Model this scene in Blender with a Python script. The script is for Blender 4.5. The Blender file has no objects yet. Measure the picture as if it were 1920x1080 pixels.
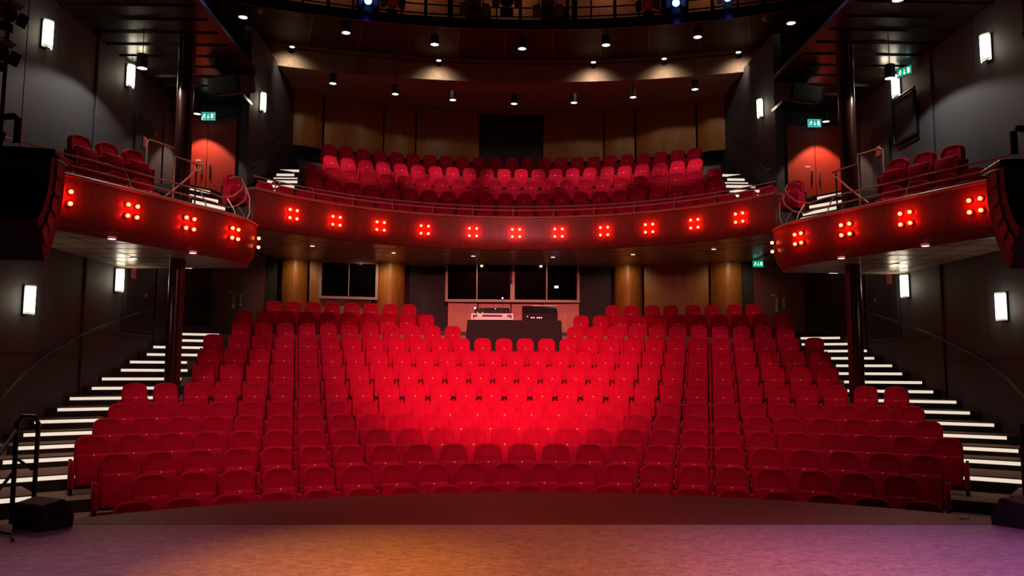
import bpy, bmesh, math, random
from mathutils import Vector, Matrix
random.seed(7)
S = bpy.context.scene
C = S.collection
PI = math.pi
R = math.radians
sin, cos = math.sin, math.cos

# ------------------------------------------------------------------ camera
# world: origin = centre of the curved stalls rows, +Y = towards the back wall, z = 0 on the front stalls floor
cam_d = bpy.data.cameras.new('camera'); cam = bpy.data.objects.new('camera', cam_d); C.objects.link(cam)
cam_d.sensor_width = 36.0; cam_d.lens = 1536.5 / 1920 * 36; cam_d.clip_start = 0.05; cam_d.clip_end = 200
PITCH, ROLL, YAW = R(5.817), R(0.275), R(1.378)
fw = Vector((sin(YAW)*cos(PITCH), cos(YAW)*cos(PITCH), sin(PITCH)))
rt = Vector((cos(YAW), -sin(YAW), 0)); up = rt.cross(fw)
r2 = rt*cos(ROLL) + up*sin(ROLL); u2 = -rt*sin(ROLL) + up*cos(ROLL)
m = Matrix((r2, u2, -fw)).transposed().to_4x4(); m.translation = Vector((-0.521, -3.113, 2.27))
cam.matrix_world = m
S.camera = cam

# ------------------------------------------------------------------ world, exposure
w = bpy.data.worlds.new('world'); S.world = w; w.use_nodes = True
w.node_tree.nodes['Background'].inputs[0].default_value = (0.10, 0.045, 0.05, 1)
w.node_tree.nodes['Background'].inputs[1].default_value = 0.02
S.view_settings.view_transform = 'Standard'; S.view_settings.look = 'None'
S.view_settings.exposure = 0.0; S.view_settings.gamma = 1.0; S.view_settings.use_curve_mapping = False
S.cycles.use_denoising = True
S.cycles.max_bounces = 5; S.cycles.diffuse_bounces = 3; S.cycles.glossy_bounces = 3
S.cycles.sample_clamp_indirect = 4.0
S.cycles.caustics_reflective = False; S.cycles.caustics_refractive = False

def spot(name, loc, target, power, col=(1, 1, 1), angle=60, blend=0.6, rad=0.05):
    d = bpy.data.lights.new(name, 'SPOT'); o = bpy.data.objects.new(name, d); C.objects.link(o)
    d.energy = power; d.color = col; d.spot_size = R(angle); d.spot_blend = blend; d.shadow_soft_size = rad
    o.location = loc
    o.rotation_euler = (Vector(target) - Vector(loc)).to_track_quat('-Z', 'Y').to_euler()
    return o
def point(name, loc, power, col=(1, 1, 1), rad=0.05):
    d = bpy.data.lights.new(name, 'POINT'); o = bpy.data.objects.new(name, d); C.objects.link(o)
    d.energy = power; d.color = col; d.shadow_soft_size = rad; o.location = loc
    return o
WARM = (1.0, 0.80, 0.58)
# stage lanterns on the bar over the stage: a red wash on the middle of the stalls, coloured pools on the stage
spot('stalls_wash_light', (-0.4, -0.5, 6.6), (-0.25, 16.3, 2.2), 15500, (1, 0.18, 0.20), 30, 1.0, 0.12)
for i, (x, y) in enumerate(((-4.5, 6.0), (0.0, 5.5), (4.5, 6.0))):
    spot('house_fill_light_%d' % i, (x, y, 13.9), (x*1.15, (13.0, 14.0, 15.0)[i], 1.5), (1650, 1600, 950)[i], (1, 0.62, 0.55), 72, 0.8, 0.25)  # overhead fill added above the stalls, no fittings built
spot('stalls_fill_light', (-0.6, -0.8, 6.9), (-1.2, 13.5, 1.5), 1100, (1, 0.24, 0.32), 64, 0.8, 0.3)  # added frontal fill to lift the dark seat faces
spot('stage_amber_light', (-2.0, 0.0, 6.0), (-1.75, 2.9, 0.85), 1500, (1, 0.34, 0.0), 30, 1.0, 0.05)
spot('stage_pink_light', (0.3, -0.8, 6.0), (0.35, 2.0, 0.85), 1900, (1, 0.27, 0.13), 58, 1.0, 0.05)
spot('stage_violet_light', (3.4, 0.0, 6.0), (3.0, 2.5, 0.85), 1250, (0.80, 0.24, 0.95), 52, 1.0, 0.05)
spot('stage_purple_light', (-3.4, 0.0, 6.0), (-3.2, 2.3, 0.85), 560, (0.80, 0.24, 0.66), 46, 1.0, 0.05)

# ------------------------------------------------------------------ materials
MATS = {}
def mat(name, col, rough=0.6, metal=0.0, noise=0.0, scale=20.0, stretch=(1, 1, 1), col2=None, sheen=0.0, bump=0.0, spec=0.5, emit=None, emit_s=0.0, coords='Object'):
    if name in MATS: return MATS[name]
    mt = bpy.data.materials.new(name); mt.use_nodes = True
    nt = mt.node_tree; b = nt.nodes['Principled BSDF']
    b.inputs['Base Color'].default_value = (*col, 1); b.inputs['Roughness'].default_value = rough
    b.inputs['Metallic'].default_value = metal; b.inputs['Specular IOR Level'].default_value = spec
    if sheen:
        b.inputs['Sheen Weight'].default_value = sheen; b.inputs['Sheen Roughness'].default_value = 0.35
        b.inputs['Sheen Tint'].default_value = (min(1, col[0]*1.6), col[1]*2, col[2]*2, 1)
    if emit:
        b.inputs['Emission Color'].default_value = (*emit, 1); b.inputs['Emission Strength'].default_value = emit_s
    if noise or bump:
        tc = nt.nodes.new('ShaderNodeTexCoord'); mp = nt.nodes.new('ShaderNodeMapping'); nz = nt.nodes.new('ShaderNodeTexNoise')
        mp.inputs['Scale'].default_value = stretch; nz.inputs['Scale'].default_value = scale; nz.inputs['Detail'].default_value = 6
        nt.links.new(tc.outputs[coords], mp.inputs[0]); nt.links.new(mp.outputs[0], nz.inputs[0])
        if noise:
            c2 = col2 or tuple(c*(1-noise) for c in col)
            rp = nt.nodes.new('ShaderNodeValToRGB')
            rp.color_ramp.elements[0].position = 0.35; rp.color_ramp.elements[1].position = 0.68
            rp.color_ramp.elements[0].color = (*c2, 1); rp.color_ramp.elements[1].color = (*col, 1)
            nt.links.new(nz.outputs[0], rp.inputs[0]); nt.links.new(rp.outputs[0], b.inputs['Base Color'])
        if bump:
            bp = nt.nodes.new('ShaderNodeBump'); bp.inputs['Strength'].default_value = bump; bp.inputs['Distance'].default_value = 0.02
            nt.links.new(nz.outputs[0], bp.inputs['Height']); nt.links.new(bp.outputs[0], b.inputs['Normal'])
    MATS[name] = mt
    return mt
M = {}
M['velvet'] = mat('red_velvet', (0.52, 0.003, 0.034), 0.9, noise=0.22, scale=9, sheen=0.3, spec=0.15)
M['brass'] = mat('brass', (0.95, 0.66, 0.30), 0.4, 0.25)
M['black'] = mat('black_plastic', (0.012, 0.011, 0.012), 0.5)
M['black_metal'] = mat('black_metal', (0.02, 0.018, 0.018), 0.35, 0.3)
M['steel'] = mat('steel', (0.55, 0.5, 0.45), 0.3, 0.9)
M['rail'] = mat('bronze_rail', (0.52, 0.30, 0.24), 0.32, 0.4)
M['wall'] = mat('grey_painted_wall', (0.054, 0.056, 0.066), 0.7, noise=0.15, scale=2.5, bump=0.03)
M['dark_wall'] = mat('dark_painted_wall', (0.028, 0.027, 0.032), 0.8, noise=0.2, scale=2)
M['wood'] = mat('honey_wood_veneer', (0.38, 0.145, 0.022), 0.42, noise=0.3, scale=5, stretch=(5, 5, 0.35), coords='Object')
M['fascia'] = mat('dark_red_veneer', (0.165, 0.020, 0.013), 0.4, noise=0.3, scale=6, stretch=(3, 3, 0.5))
M['cap'] = mat('parapet_cap', (0.34, 0.11, 0.07), 0.45, noise=0.15, scale=5)
M['red_door'] = mat('red_door_paint', (0.36, 0.028, 0.014), 0.55, noise=0.1, scale=4, spec=0.25)
M['dark_door'] = mat('brown_door_veneer', (0.17, 0.035, 0.022), 0.35, noise=0.2, scale=5, stretch=(4, 4, 0.4))
M['column'] = mat('dark_red_column', (0.034, 0.007, 0.006), 0.25)
M['tread'] = mat('tan_tread', (0.24, 0.195, 0.14), 0.8, noise=0.2, scale=30)
M['floor'] = mat('dark_floor', (0.05, 0.035, 0.03), 0.7, noise=0.25, scale=8)
M['nosing'] = mat('black_nosing', (0.012, 0.011, 0.009), 0.6)
M['led'] = mat('step_light', (0.9, 0.85, 0.75), 0.5, emit=(1.0, 0.86, 0.68), emit_s=0.78)
M['sconce'] = mat('sconce_glass', (0.9, 0.9, 0.85), 0.25, emit=(1.0, 0.90, 0.70), emit_s=5.0)
M['sconce_rim'] = mat('sconce_glass_edge', (0.4, 0.5, 0.42), 0.1, emit=(0.75, 0.85, 0.6), emit_s=0.55)
M['lens'] = mat('lamp_lens', (0.9, 0.9, 0.9), 0.3, emit=(1.0, 0.92, 0.82), emit_s=5.0)
M['soft_lens'] = mat('recessed_lens', (0.9, 0.9, 0.9), 0.3, emit=(1.0, 0.90, 0.78), emit_s=2.0)
M['bulb'] = mat('red_bulb', (0.9, 0.3, 0.1), 0.3, emit=(1.0, 0.010, 0.0035), emit_s=105.0)
M['amber_bulb'] = mat('amber_bulb', (0.9, 0.5, 0.2), 0.3, emit=(1.0, 0.11, 0.03), emit_s=24.0)
M['blue_lens'] = mat('blue_lens', (0.1, 0.2, 0.9), 0.2, emit=(0.06, 0.22, 1.0), emit_s=16.0)
M['cream'] = mat('cream_plaster', (0.36, 0.27, 0.20), 0.8, noise=0.15, scale=3)
M['tile'] = mat('ceiling_tile', (0.34, 0.26, 0.20), 0.3, noise=0.1, scale=4)
M['ceil_dark'] = mat('dark_ceiling', (0.065, 0.035, 0.028), 0.55, noise=0.3, scale=2)
M['ceil_slat'] = mat('glossy_dark_ceiling', (0.022, 0.013, 0.011), 0.25, noise=0.3, scale=1.2, bump=0.12)
M['bulkhead'] = mat('rough_plaster', (0.34, 0.24, 0.17), 0.8, noise=0.25, scale=14, bump=0.25)
M['gallery_wall'] = mat('gallery_back_wall', (0.34, 0.16, 0.09), 0.8, noise=0.15, scale=3)
M['glass'] = mat('dark_window_glass', (0.002, 0.0015, 0.0015), 0.06, spec=0.35)
M['frame'] = mat('pale_window_frame', (0.36, 0.24, 0.22), 0.5)
M['cloth'] = mat('black_cloth', (0.016, 0.013, 0.012), 0.9, noise=0.3, scale=10)
M['case'] = mat('flight_case_metal', (0.62, 0.55, 0.45), 0.4, 0.2)
M['green'] = mat('exit_green', (0.02, 0.35, 0.2), 0.4, emit=(0.0, 0.42, 0.24), emit_s=0.7)
M['white_mark'] = mat('exit_white', (0.9, 0.95, 0.9), 0.4, emit=(0.85, 1.0, 0.9), emit_s=1.0)
M['cyan'] = mat('exit_cyan_edge', (0.1, 0.5, 0.6), 0.4, emit=(0.12, 0.55, 0.75), emit_s=0.8)
M['red_sign'] = mat('red_sign', (0.42, 0.06, 0.04), 0.5)
M['pale'] = mat('pale_plastic', (0.6, 0.5, 0.46), 0.5)
M['screen'] = mat('blue_screen', (0.2, 0.3, 0.8), 0.3, emit=(0.45, 0.62, 1.0), emit_s=1.2)
M['led_red'] = mat('red_indicator', (0.9, 0.1, 0.05), 0.3, emit=(1, 0.25, 0.12), emit_s=2.5)
M['led_white'] = mat('white_indicator', (0.9, 0.9, 0.9), 0.3, emit=(1, 0.85, 0.85), emit_s=2.5)
M['led_green'] = mat('green_indicator', (0.2, 0.8, 0.1), 0.3, emit=(0.3, 0.8, 0.05), emit_s=0.7)
M['amber_gel'] = mat('amber_gel', (0.25, 0.12, 0.02), 0.6)
M['box_wall'] = mat('cabinet_brown', (0.022, 0.007, 0.006), 0.6)

def stage_material(name, base, dark, scuff):
    mt = bpy.data.materials.new(name); mt.use_nodes = True; nt = mt.node_tree; b = nt.nodes['Principled BSDF']
    tc = nt.nodes.new('ShaderNodeTexCoord'); mp = nt.nodes.new('ShaderNodeMapping'); mp.inputs['Scale'].default_value = (1.0, 1.7, 1)
    nt.links.new(tc.outputs['Object'], mp.inputs[0])
    n1 = nt.nodes.new('ShaderNodeTexNoise'); n1.inputs['Scale'].default_value = 11; n1.inputs['Detail'].default_value = 12; n1.inputs['Roughness'].default_value = 0.82
    n2 = nt.nodes.new('ShaderNodeTexNoise'); n2.inputs['Scale'].default_value = 6; n2.inputs['Detail'].default_value = 8; n2.inputs['Distortion'].default_value = 2.5
    nt.links.new(mp.outputs[0], n1.inputs[0]); nt.links.new(mp.outputs[0], n2.inputs[0])
    rp = nt.nodes.new('ShaderNodeValToRGB'); rp.color_ramp.elements[0].position = 0.36; rp.color_ramp.elements[1].position = 0.62
    rp.color_ramp.elements[0].color = (*dark, 1); rp.color_ramp.elements[1].color = (*base, 1)
    nt.links.new(n1.outputs[0], rp.inputs[0])
    rp2 = nt.nodes.new('ShaderNodeValToRGB'); e = rp2.color_ramp.elements
    e[0].position = 0.482; e[0].color = (1, 1, 1, 1); e[1].position = 0.518; e[1].color = (1, 1, 1, 1)
    k = e.new(0.5); k.color = (scuff, scuff, scuff, 1)
    nt.links.new(n2.outputs[0], rp2.inputs[0])
    mx = nt.nodes.new('ShaderNodeMix'); mx.data_type = 'RGBA'; mx.blend_type = 'MULTIPLY'; mx.inputs[0].default_value = 1
    nt.links.new(rp.outputs[0], mx.inputs[6]); nt.links.new(rp2.outputs[0], mx.inputs[7])
    nt.links.new(mx.outputs[2], b.inputs['Base Color'])
    b.inputs['Roughness'].default_value = 0.5; b.inputs['Specular IOR Level'].default_value = 0.35
    return mt
M['vinyl'] = stage_material('worn_stage_vinyl', (0.44, 0.35, 0.31), (0.19, 0.145, 0.13), 0.38)
M['apron'] = stage_material('apron_boards', (0.115, 0.036, 0.019), (0.08, 0.026, 0.014), 0.9)  # darker boards; the tone also stands in for stage light stopping at the seam

# ------------------------------------------------------------------ geometry helpers
def add_box(bm, c, d, bev=0.0, seg=2, rz=0.0, rx=0.0):
    g = bmesh.ops.create_cube(bm, size=1.0); vs = g['verts']
    bmesh.ops.scale(bm, vec=d, verts=vs)
    if bev:
        es = list({e for v in vs for e in v.link_edges})
        r = bmesh.ops.bevel(bm, geom=es, offset=bev, segments=seg, profile=0.5, affect='EDGES')
        vs = list({v for f in r['faces'] for v in f.verts} | {v for v in vs if v.is_valid})
    mtx = Matrix.Translation(c) @ Matrix.Rotation(rz, 4, 'Z') @ Matrix.Rotation(rx, 4, 'X')
    bmesh.ops.transform(bm, matrix=mtx, verts=vs)
    return vs
def add_cyl(bm, a, b, r, seg=12, r2=None, caps=True):
    a, b = Vector(a), Vector(b); d = b - a
    g = bmesh.ops.create_cone(bm, cap_ends=caps, segments=seg, radius1=r, radius2=r if r2 is None else r2, depth=d.length)
    q = Vector((0, 0, 1)).rotation_difference(d.normalized())
    bmesh.ops.transform(bm, matrix=Matrix.Translation((a+b)/2) @ q.to_matrix().to_4x4(), verts=g['verts'])
def add_sphere(bm, c, r, u=10, v=6, sc=(1, 1, 1)):
    g = bmesh.ops.create_uvsphere(bm, u_segments=u, v_segments=v, radius=r)
    bmesh.ops.scale(bm, vec=sc, verts=g['verts']); bmesh.ops.translate(bm, vec=c, verts=g['verts'])
def add_tube(bm, pts, r, seg=8, closed=False):
    pts = [Vector(p) for p in pts]; n = len(pts); rings = []
    for i, p in enumerate(pts):
        t = (pts[min(i+1, n-1)] - pts[max(i-1, 0)]).normalized()
        ref = Vector((0, 0, 1)) if abs(t.z) < 0.95 else Vector((1, 0, 0))
        x = t.cross(ref).normalized(); y = x.cross(t)
        rings.append([bm.verts.new(p + x*r*cos(2*PI*k/seg) + y*r*sin(2*PI*k/seg)) for k in range(seg)])
    for i in range(n-1):
        for k in range(seg):
            bm.faces.new((rings[i][k], rings[i][(k+1) % seg], rings[i+1][(k+1) % seg], rings[i+1][k]))
    bm.faces.new(rings[0][::-1]); bm.faces.new(rings[-1])
def add_prism(bm, poly, z0, z1):
    n = len(poly)
    lo = [bm.verts.new((p[0], p[1], z0)) for p in poly]; hi = [bm.verts.new((p[0], p[1], z1)) for p in poly]
    bm.faces.new(lo[::-1]); bm.faces.new(hi)
    for i in range(n): bm.faces.new((lo[i], lo[(i+1) % n], hi[(i+1) % n], hi[i]))
def arc(r, a0, a1, n, c=(0, 0)):
    return [(c[0] + r*sin(R(a0+(a1-a0)*i/n)), c[1] + r*cos(R(a0+(a1-a0)*i/n))) for i in range(n+1)]
def sector(bm, r0, r1, a0, a1, z0, z1, n=32, c=(0, 0)):
    """a curved slab as a strip of quads, its ends closed"""
    A, B = arc(r0, a0, a1, n, c), arc(r1, a0, a1, n, c)
    strip(bm, A, B, z0, z1)
def strip(bm, A, B, z0, z1):
    g = [[bm.verts.new((*p, z)) for p in P] for P, z in ((A, z0), (A, z1), (B, z1), (B, z0))]
    n = len(A)
    for i in range(n-1):
        for k in range(4):
            a, b = g[k], g[(k+1) % 4]
            bm.faces.new((a[i], a[i+1], b[i+1], b[i]))
    bm.faces.new([q[0] for q in g]); bm.faces.new([q[-1] for q in g][::-1])
def loft(bm, prof, path_fn, n, closed=True):
    """prof: (offset, z) points swept along path_fn(i/n, offset) -> (x, y)"""
    rings = [[bm.verts.new((*path_fn(i/n, o), z)) for o, z in prof] for i in range(n+1)]
    m_ = len(prof)
    for i in range(n):
        for k in range(m_ if closed else m_-1):
            bm.faces.new((rings[i][k], rings[i+1][k], rings[i+1][(k+1) % m_], rings[i][(k+1) % m_]))
    if closed:
        bm.faces.new(rings[0]); bm.faces.new(rings[-1][::-1])
def obj(name, bm, material, parent=None, smooth=False, ang=40):
    bmesh.ops.recalc_face_normals(bm, faces=bm.faces)
    me = bpy.data.meshes.new(name); bm.to_mesh(me); bm.free()
    me.materials.append(material)
    o = bpy.data.objects.new(name, me); C.objects.link(o)
    if parent: o.parent = parent
    if smooth:
        for p in me.polygons: p.use_smooth = True
        me.set_sharp_from_angle(angle=R(ang))
    return o
def B(): return bmesh.new()
def tag(o, label, cat, group=None, kind=None):
    o['label'] = label; o['category'] = cat
    if group: o['group'] = group
    if kind: o['kind'] = kind
    return o
def thing(name, label, cat, loc=(0, 0, 0), rz=0.0, group=None):
    o = bpy.data.objects.new(name, None); C.objects.link(o); o.empty_display_size = 0.1
    o.location = loc; o.rotation_euler = (0, 0, rz)
    return tag(o, label, cat, group)
def struct(name, bm, material, smooth=False, parent=None):
    o = obj(name, bm, material, parent, smooth)
    if not parent: o['kind'] = 'structure'
    return o
def copy_tree(root, loc=None, rz=None, label=None):
    r = root.copy(); C.objects.link(r)
    if loc is not None: r.location = loc
    if rz is not None: r.rotation_euler = (0, 0, rz)
    if label: r['label'] = label
    for ch in root.children:
        c = ch.copy(); C.objects.link(c); c.parent = r
        for g in ch.children:
            d = g.copy(); C.objects.link(d); d.parent = c
    return r
ORD = ('first second third fourth fifth sixth seventh eighth ninth tenth eleventh twelfth thirteenth fourteenth fifteenth sixteenth '
       'seventeenth eighteenth nineteenth twentieth twenty-first twenty-second twenty-third twenty-fourth twenty-fifth twenty-sixth '
       'twenty-seventh twenty-eighth twenty-ninth thirtieth').split()
SIDE = {-1: 'left', 1: 'right'}

# ------------------------------------------------------------------ stalls: tiers
ROWR = {1: 7.76, 2: 8.84, 3: 9.81, 4: 10.89, 5: 11.95, 6: 13.02, 7: 14.33, 8: 15.40, 9: 16.44, 10: 17.50, 11: 18.62, 12: 19.64, 13: 20.60}
FLZ = {1: 0.0, 2: 0.165, 3: 0.355, 4: 0.525, 5: 0.71, 6: 0.90, 7: 1.22, 8: 1.58, 9: 1.94, 10: 2.30, 11: 2.66, 12: 3.03, 13: 3.38}
NOSE = {k: ROWR[k] - 0.62 for k in ROWR}
WX = 8.55
def amax(r, x=WX): return math.degrees(math.asin(min(1, x/r))) if r > x else 62.0

bm = B(); add_prism(bm, [(-8.6, 3.5), (8.6, 3.5)] + [(p[0], p[1]) for p in arc(NOSE[2], 62, -62, 40)], -0.1, 0.0)
struct('floor', bm, M['floor'])
bm = B()
for k in range(2, 14):
    r0 = NOSE[k]; r1 = NOSE[k+1] if k < 13 else 21.6
    A = arc(r0, -min(amax(r0), 50), min(amax(r0), 50), 48); Bp = arc(r1, -min(amax(r1), 50), min(amax(r1), 50), 48)
    strip(bm, A, Bp, -0.1, FLZ[k])
struct('floor_tiers', bm, M['tread'])
bm = B()
for k in range(2, 14): sector(bm, NOSE[k]-0.006, NOSE[k]+0.004, -min(amax(NOSE[k]), 44), min(amax(NOSE[k]), 44), FLZ[k-1]+0.002, FLZ[k]-0.004, 40)
struct('trim_tier_risers', bm, M['nosing'])
bm = B(); add_prism(bm, [(-8.5, 18.4), (8.5, 18.4), (8.5, 21.0), (-8.5, 21.0)], 2.9, 3.2)
struct('floor_rear_landing', bm, M['tread'])
# half steps of the two side aisles
LEFT_IN = {6: -33.2, 7: -31.9, 8: -26.2, 9: -25.0, 10: -24.6, 11: -24.0, 12: -22.5}
for s in (-1, 1):
    bm = B()
    for k in range(6, 13):
        r0 = NOSE[k] + (NOSE[k+1]-NOSE[k])*0.5; r1 = NOSE[k+1]; z = (FLZ[k]+FLZ[k+1])/2
        a_in = -LEFT_IN[k]; a0, a1 = amax(r0), amax(r1)
        A = [(s*p[0], p[1]) for p in arc(r0, a_in, a0, 8)]; Bp = [(s*p[0], p[1]) for p in arc(r1, a_in, a1, 8)]
        strip(bm, A, Bp, FLZ[k]-0.05, z)
    struct('floor_aisle_%s' % SIDE[s], bm, M['tread'])
# lit nosings
steps = [(4, 4, -39.0, 7.25)] + [(5, 5, -32.6, 7.6), (6, 6, -31.6, 7.86), (6.5, 6, -33.2, 8.08), (7, 7, -29.6, 8.31), (7.5, 7, -31.9, 8.45), (8, 8, -26.9, 8.42), (8.5, 8, -26.6, 8.5),
         (9, 9, -26.3, 8.42), (9.5, 9, -26.0, 8.5), (10, 10, -25.4, 8.42), (10.5, 10, -25.3, 8.5), (11, 11, -24.1, 8.42), (11.5, 11, -23.9, 8.5), (12, 12, -22.7, 8.36), (12.5, 12, -22.6, 8.36)]
for s in (-1, 1):
    for kk, dz in ((4, 0.11), (5, 0.05), (6, 0.015)):
        a_ = -dict((q[0], q[2]) for q in steps)[kk]; r0, r1 = NOSE[kk], NOSE[kk+1]
        bm = B(); strip(bm, [(s*p[0], p[1]) for p in arc(r0, a_, 50, 8)], [(s*p[0], p[1]) for p in arc(r1, a_, 50, 8)], FLZ[kk]-0.1, FLZ[kk]+dz)
        struct('floor_%s_aisle_step' % SIDE[s], bm, M['tread'])
    for i, (kk, k, a_in, xout) in enumerate(steps):
        half = kk != k
        r = NOSE[k] + ((NOSE[k+1]-NOSE[k])*0.5 if half else 0); z = (FLZ[k]+FLZ[k+1])/2 if half else FLZ[k]
        z += {4: 0.11, 5: 0.05, 6: 0.015}.get(kk, 0)
        prev = (FLZ[k] if half else (FLZ[k-1]+FLZ[k])/2 if k > 6 else FLZ[k-1])
        a0, a1 = s*-a_in, s*math.degrees(math.asin(xout/r))
        da = s*0.10/r*180/PI
        bm = B(); sector(bm, r-0.012, r+0.012, a0, a1+da, prev+0.005, z+0.004, 10)
        t = tag(obj('step_nosing', bm, M['nosing']), 'black step edge with white light line, %s from the bottom of the %s stalls stairs' % (ORD[i], SIDE[s]), 'step light', 'lit step edges of the stalls stairs')
        bm = B(); zc = z - 0.042; sector(bm, r-0.022, r-0.010, a0, a1, zc-0.028, zc+0.028, 10)
        obj('light_strip', bm, M['led'], t)

# ------------------------------------------------------------------ stage
edge = arc(6.75, 44, -44, 48)
bm = B(); add_prism(bm, [(-9.5, 4.75), (9.5, 4.75), (9.5, 4.6)] + edge + [(-9.5, 4.6)], 0.0, 0.85) if False else add_prism(bm, [(4.62, 4.72)] + edge + [(-4.62, 4.72)], 0.0, 0.85)
struct('floor_apron', bm, M['apron'])
bm = B(); add_prism(bm, [(-9.0, -7.0), (9.0, -7.0), (9.0, 4.72), (-9.0, 4.72)], 0.0, 0.85)
struct('floor_stage', bm, M['vinyl'])
bm = B(); add_box(bm, (0, 4.72, 0.851), (9.24, 0.018, 0.004))
struct('trim_stage_seam', bm, M['black'])

# ------------------------------------------------------------------ theatre seats
def backrest_bm():
    bm = B(); w, h0, h1 = 0.215, 0.26, 0.80
    def outline(ins, n=14):
        a, top = w-ins, h1-ins
        pts = [(-a, h0+ins), (a, h0+ins)]
        rx, rz = a, 0.21
        for i in range(n+1):
            t = PI*i/n; e = 0.62
            x = a*math.copysign(abs(cos(t))**e, cos(t)); z = top - rz + rz*abs(sin(t))**e if i not in (0, n) else top-rz
            pts.append((x, z))
        return pts
    lean = lambda z: (z-0.26)*0.13
    rings = []
    for ins, y in ((0.014, 0.075), (0.0, 0.06), (0.0, -0.036), (0.006, -0.050), (0.014, -0.054), (0.027, -0.047), (0.10, -0.047)):
        rings.append([bm.verts.new((x, y+lean(z), z)) for x, z in outline(ins)])
    n = len(rings[0])
    for a, b in zip(rings, rings[1:]):
        for i in range(n): bm.faces.new((a[i], a[(i+1) % n], b[(i+1) % n], b[i]))
    bm.faces.new(rings[0][::-1]); bm.faces.new(rings[-1])
    return bm
def make_seat(label):
    t = thing('theatre_seat', label, 'seat', (0, 0, -50), 0, 'red velvet theatre seats')
    obj('backrest', backrest_bm(), M['velvet'], t, True, 60)
    bm = B(); add_box(bm, (0, -0.135, 0.335), (0.43, 0.135, 0.44), 0.045, 3, rx=R(-6))
    obj('seat', bm, M['velvet'], t, True, 60)
    bm = B(); add_box(bm, (0, -0.045, 0.15), (0.39, 0.15, 0.14), 0.03, 2)
    obj('seat_pan', bm, M['black'], t, True, 60)
    bm = B(); add_sphere(bm, (0, -0.178, 0.535), 0.0155, 8, 5, (1, 0.6, 1)); obj('number_button', bm, M['brass'], t, True)
    obj('armrest', armrest_bm(-0.262), M['velvet'], t, True, 60)
    obj('support', leg_bm(-0.262), M['black_metal'], t)
    return t
def armrest_bm(x):
    bm = B(); add_box(bm, (x, -0.11, 0.275), (0.056, 0.27, 0.38), 0.026, 3); return bm
def leg_bm(x):
    bm = B(); add_box(bm, (x, -0.05, 0.06), (0.042, 0.14, 0.12)); add_box(bm, (x, -0.05, 0.01), (0.06, 0.26, 0.02)); add_box(bm, (x, 0.05, 0.30), (0.04, 0.05, 0.36)); return bm
SEAT = make_seat('red velvet theatre seat')
end_arm = armrest_bm(0.262); end_arm_me = bpy.data.meshes.new('armrest'); end_arm.to_mesh(end_arm_me); end_arm.free(); end_arm_me.materials.append(M['velvet'])
for p in end_arm_me.polygons: p.use_smooth = True
end_arm_me.set_sharp_from_angle(angle=R(60))
end_leg = leg_bm(0.262); end_leg_me = bpy.data.meshes.new('support'); end_leg.to_mesh(end_leg_me); end_leg.free(); end_leg_me.materials.append(M['black_metal'])
first_used = [False]
def place_seat(loc, rz, label, last=False):
    if not first_used[0]:
        first_used[0] = True; o = SEAT; o.location = loc; o.rotation_euler = (0, 0, rz); o['label'] = label
    else:
        o = copy_tree(SEAT, loc, rz, label)
    if last:
        for nm, me in (('armrest', end_arm_me), ('support', end_leg_me)):
            e = bpy.data.objects.new(nm, me); C.objects.link(e); e.parent = o
    return o
# row: measured radius for the pitch, middle angle, seat count
ROWS = {1: (7.799, -0.292, 19), 2: (8.878, -0.159, 20), 3: (9.854, -0.259, 23), 4: (10.930, -0.185, 26), 5: (11.990, -0.093, 27), 6: (13.059, -0.033, 28),
        7: (14.180, 0.038, 29), 8: (15.250, 0.112, 26), 9: (16.288, 0.115, 27), 10: (17.350, 0.155, 28)}
GAPPED = {11: [(18.473, -13.016, 11), (18.473, 13.387, 11)], 12: [(19.492, -13.823, 10), (19.492, 13.479, 11)]}
A13 = [[-18.49, -17.05, -15.54, -14.1, -12.58, -11.1, -9.61, -8.1], [8.26, 9.7, 11.38, 12.83, 14.55, 16.01, 17.69, 19.11]]
def row_angles(r, a, n): return [a + (i-(n-1)/2)*math.degrees(0.53/r) for i in range(n)]
for k in range(1, 14):
    blocks = [row_angles(*ROWS[k])] if k in ROWS else [row_angles(*q) for q in GAPPED[k]] if k in GAPPED else A13
    i = 0
    for bl in blocks:
        for j, a in enumerate(bl):
            r = ROWR[k]; place_seat((r*sin(R(a)), r*cos(R(a)), FLZ[k]), -R(a),
                                    'red velvet theatre seat, %s from the left in the %s stalls row from the stage' % (ORD[i], ORD[k-1]), j == len(bl)-1)
            i += 1

# ------------------------------------------------------------------ balcony, centre (0, 11)
BC = (0, 11)
BROW = {'a': (7.62, 5.86), 'b': (8.72, 6.50), 'c': (9.88, 7.14), 'd': (10.98, 7.77), 'e': (12.05, 8.41)}
bm = B()
sector(bm, 6.85, 8.1, -57.4, 57.4, 5.55, 5.86, 48, BC)
nose = {'b': 8.10, 'c': 9.26, 'd': 10.36, 'e': 11.43}
for k, nx, half in (('b', 9.26, 46), ('c', 10.36, 42), ('d', 11.43, 38), ('e', 12.6, 33)):
    sector(bm, nose[k], nx, -half, half, 5.5, BROW[k][1], 40, BC)
struct('floor_balcony', bm, M['floor'])
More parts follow.
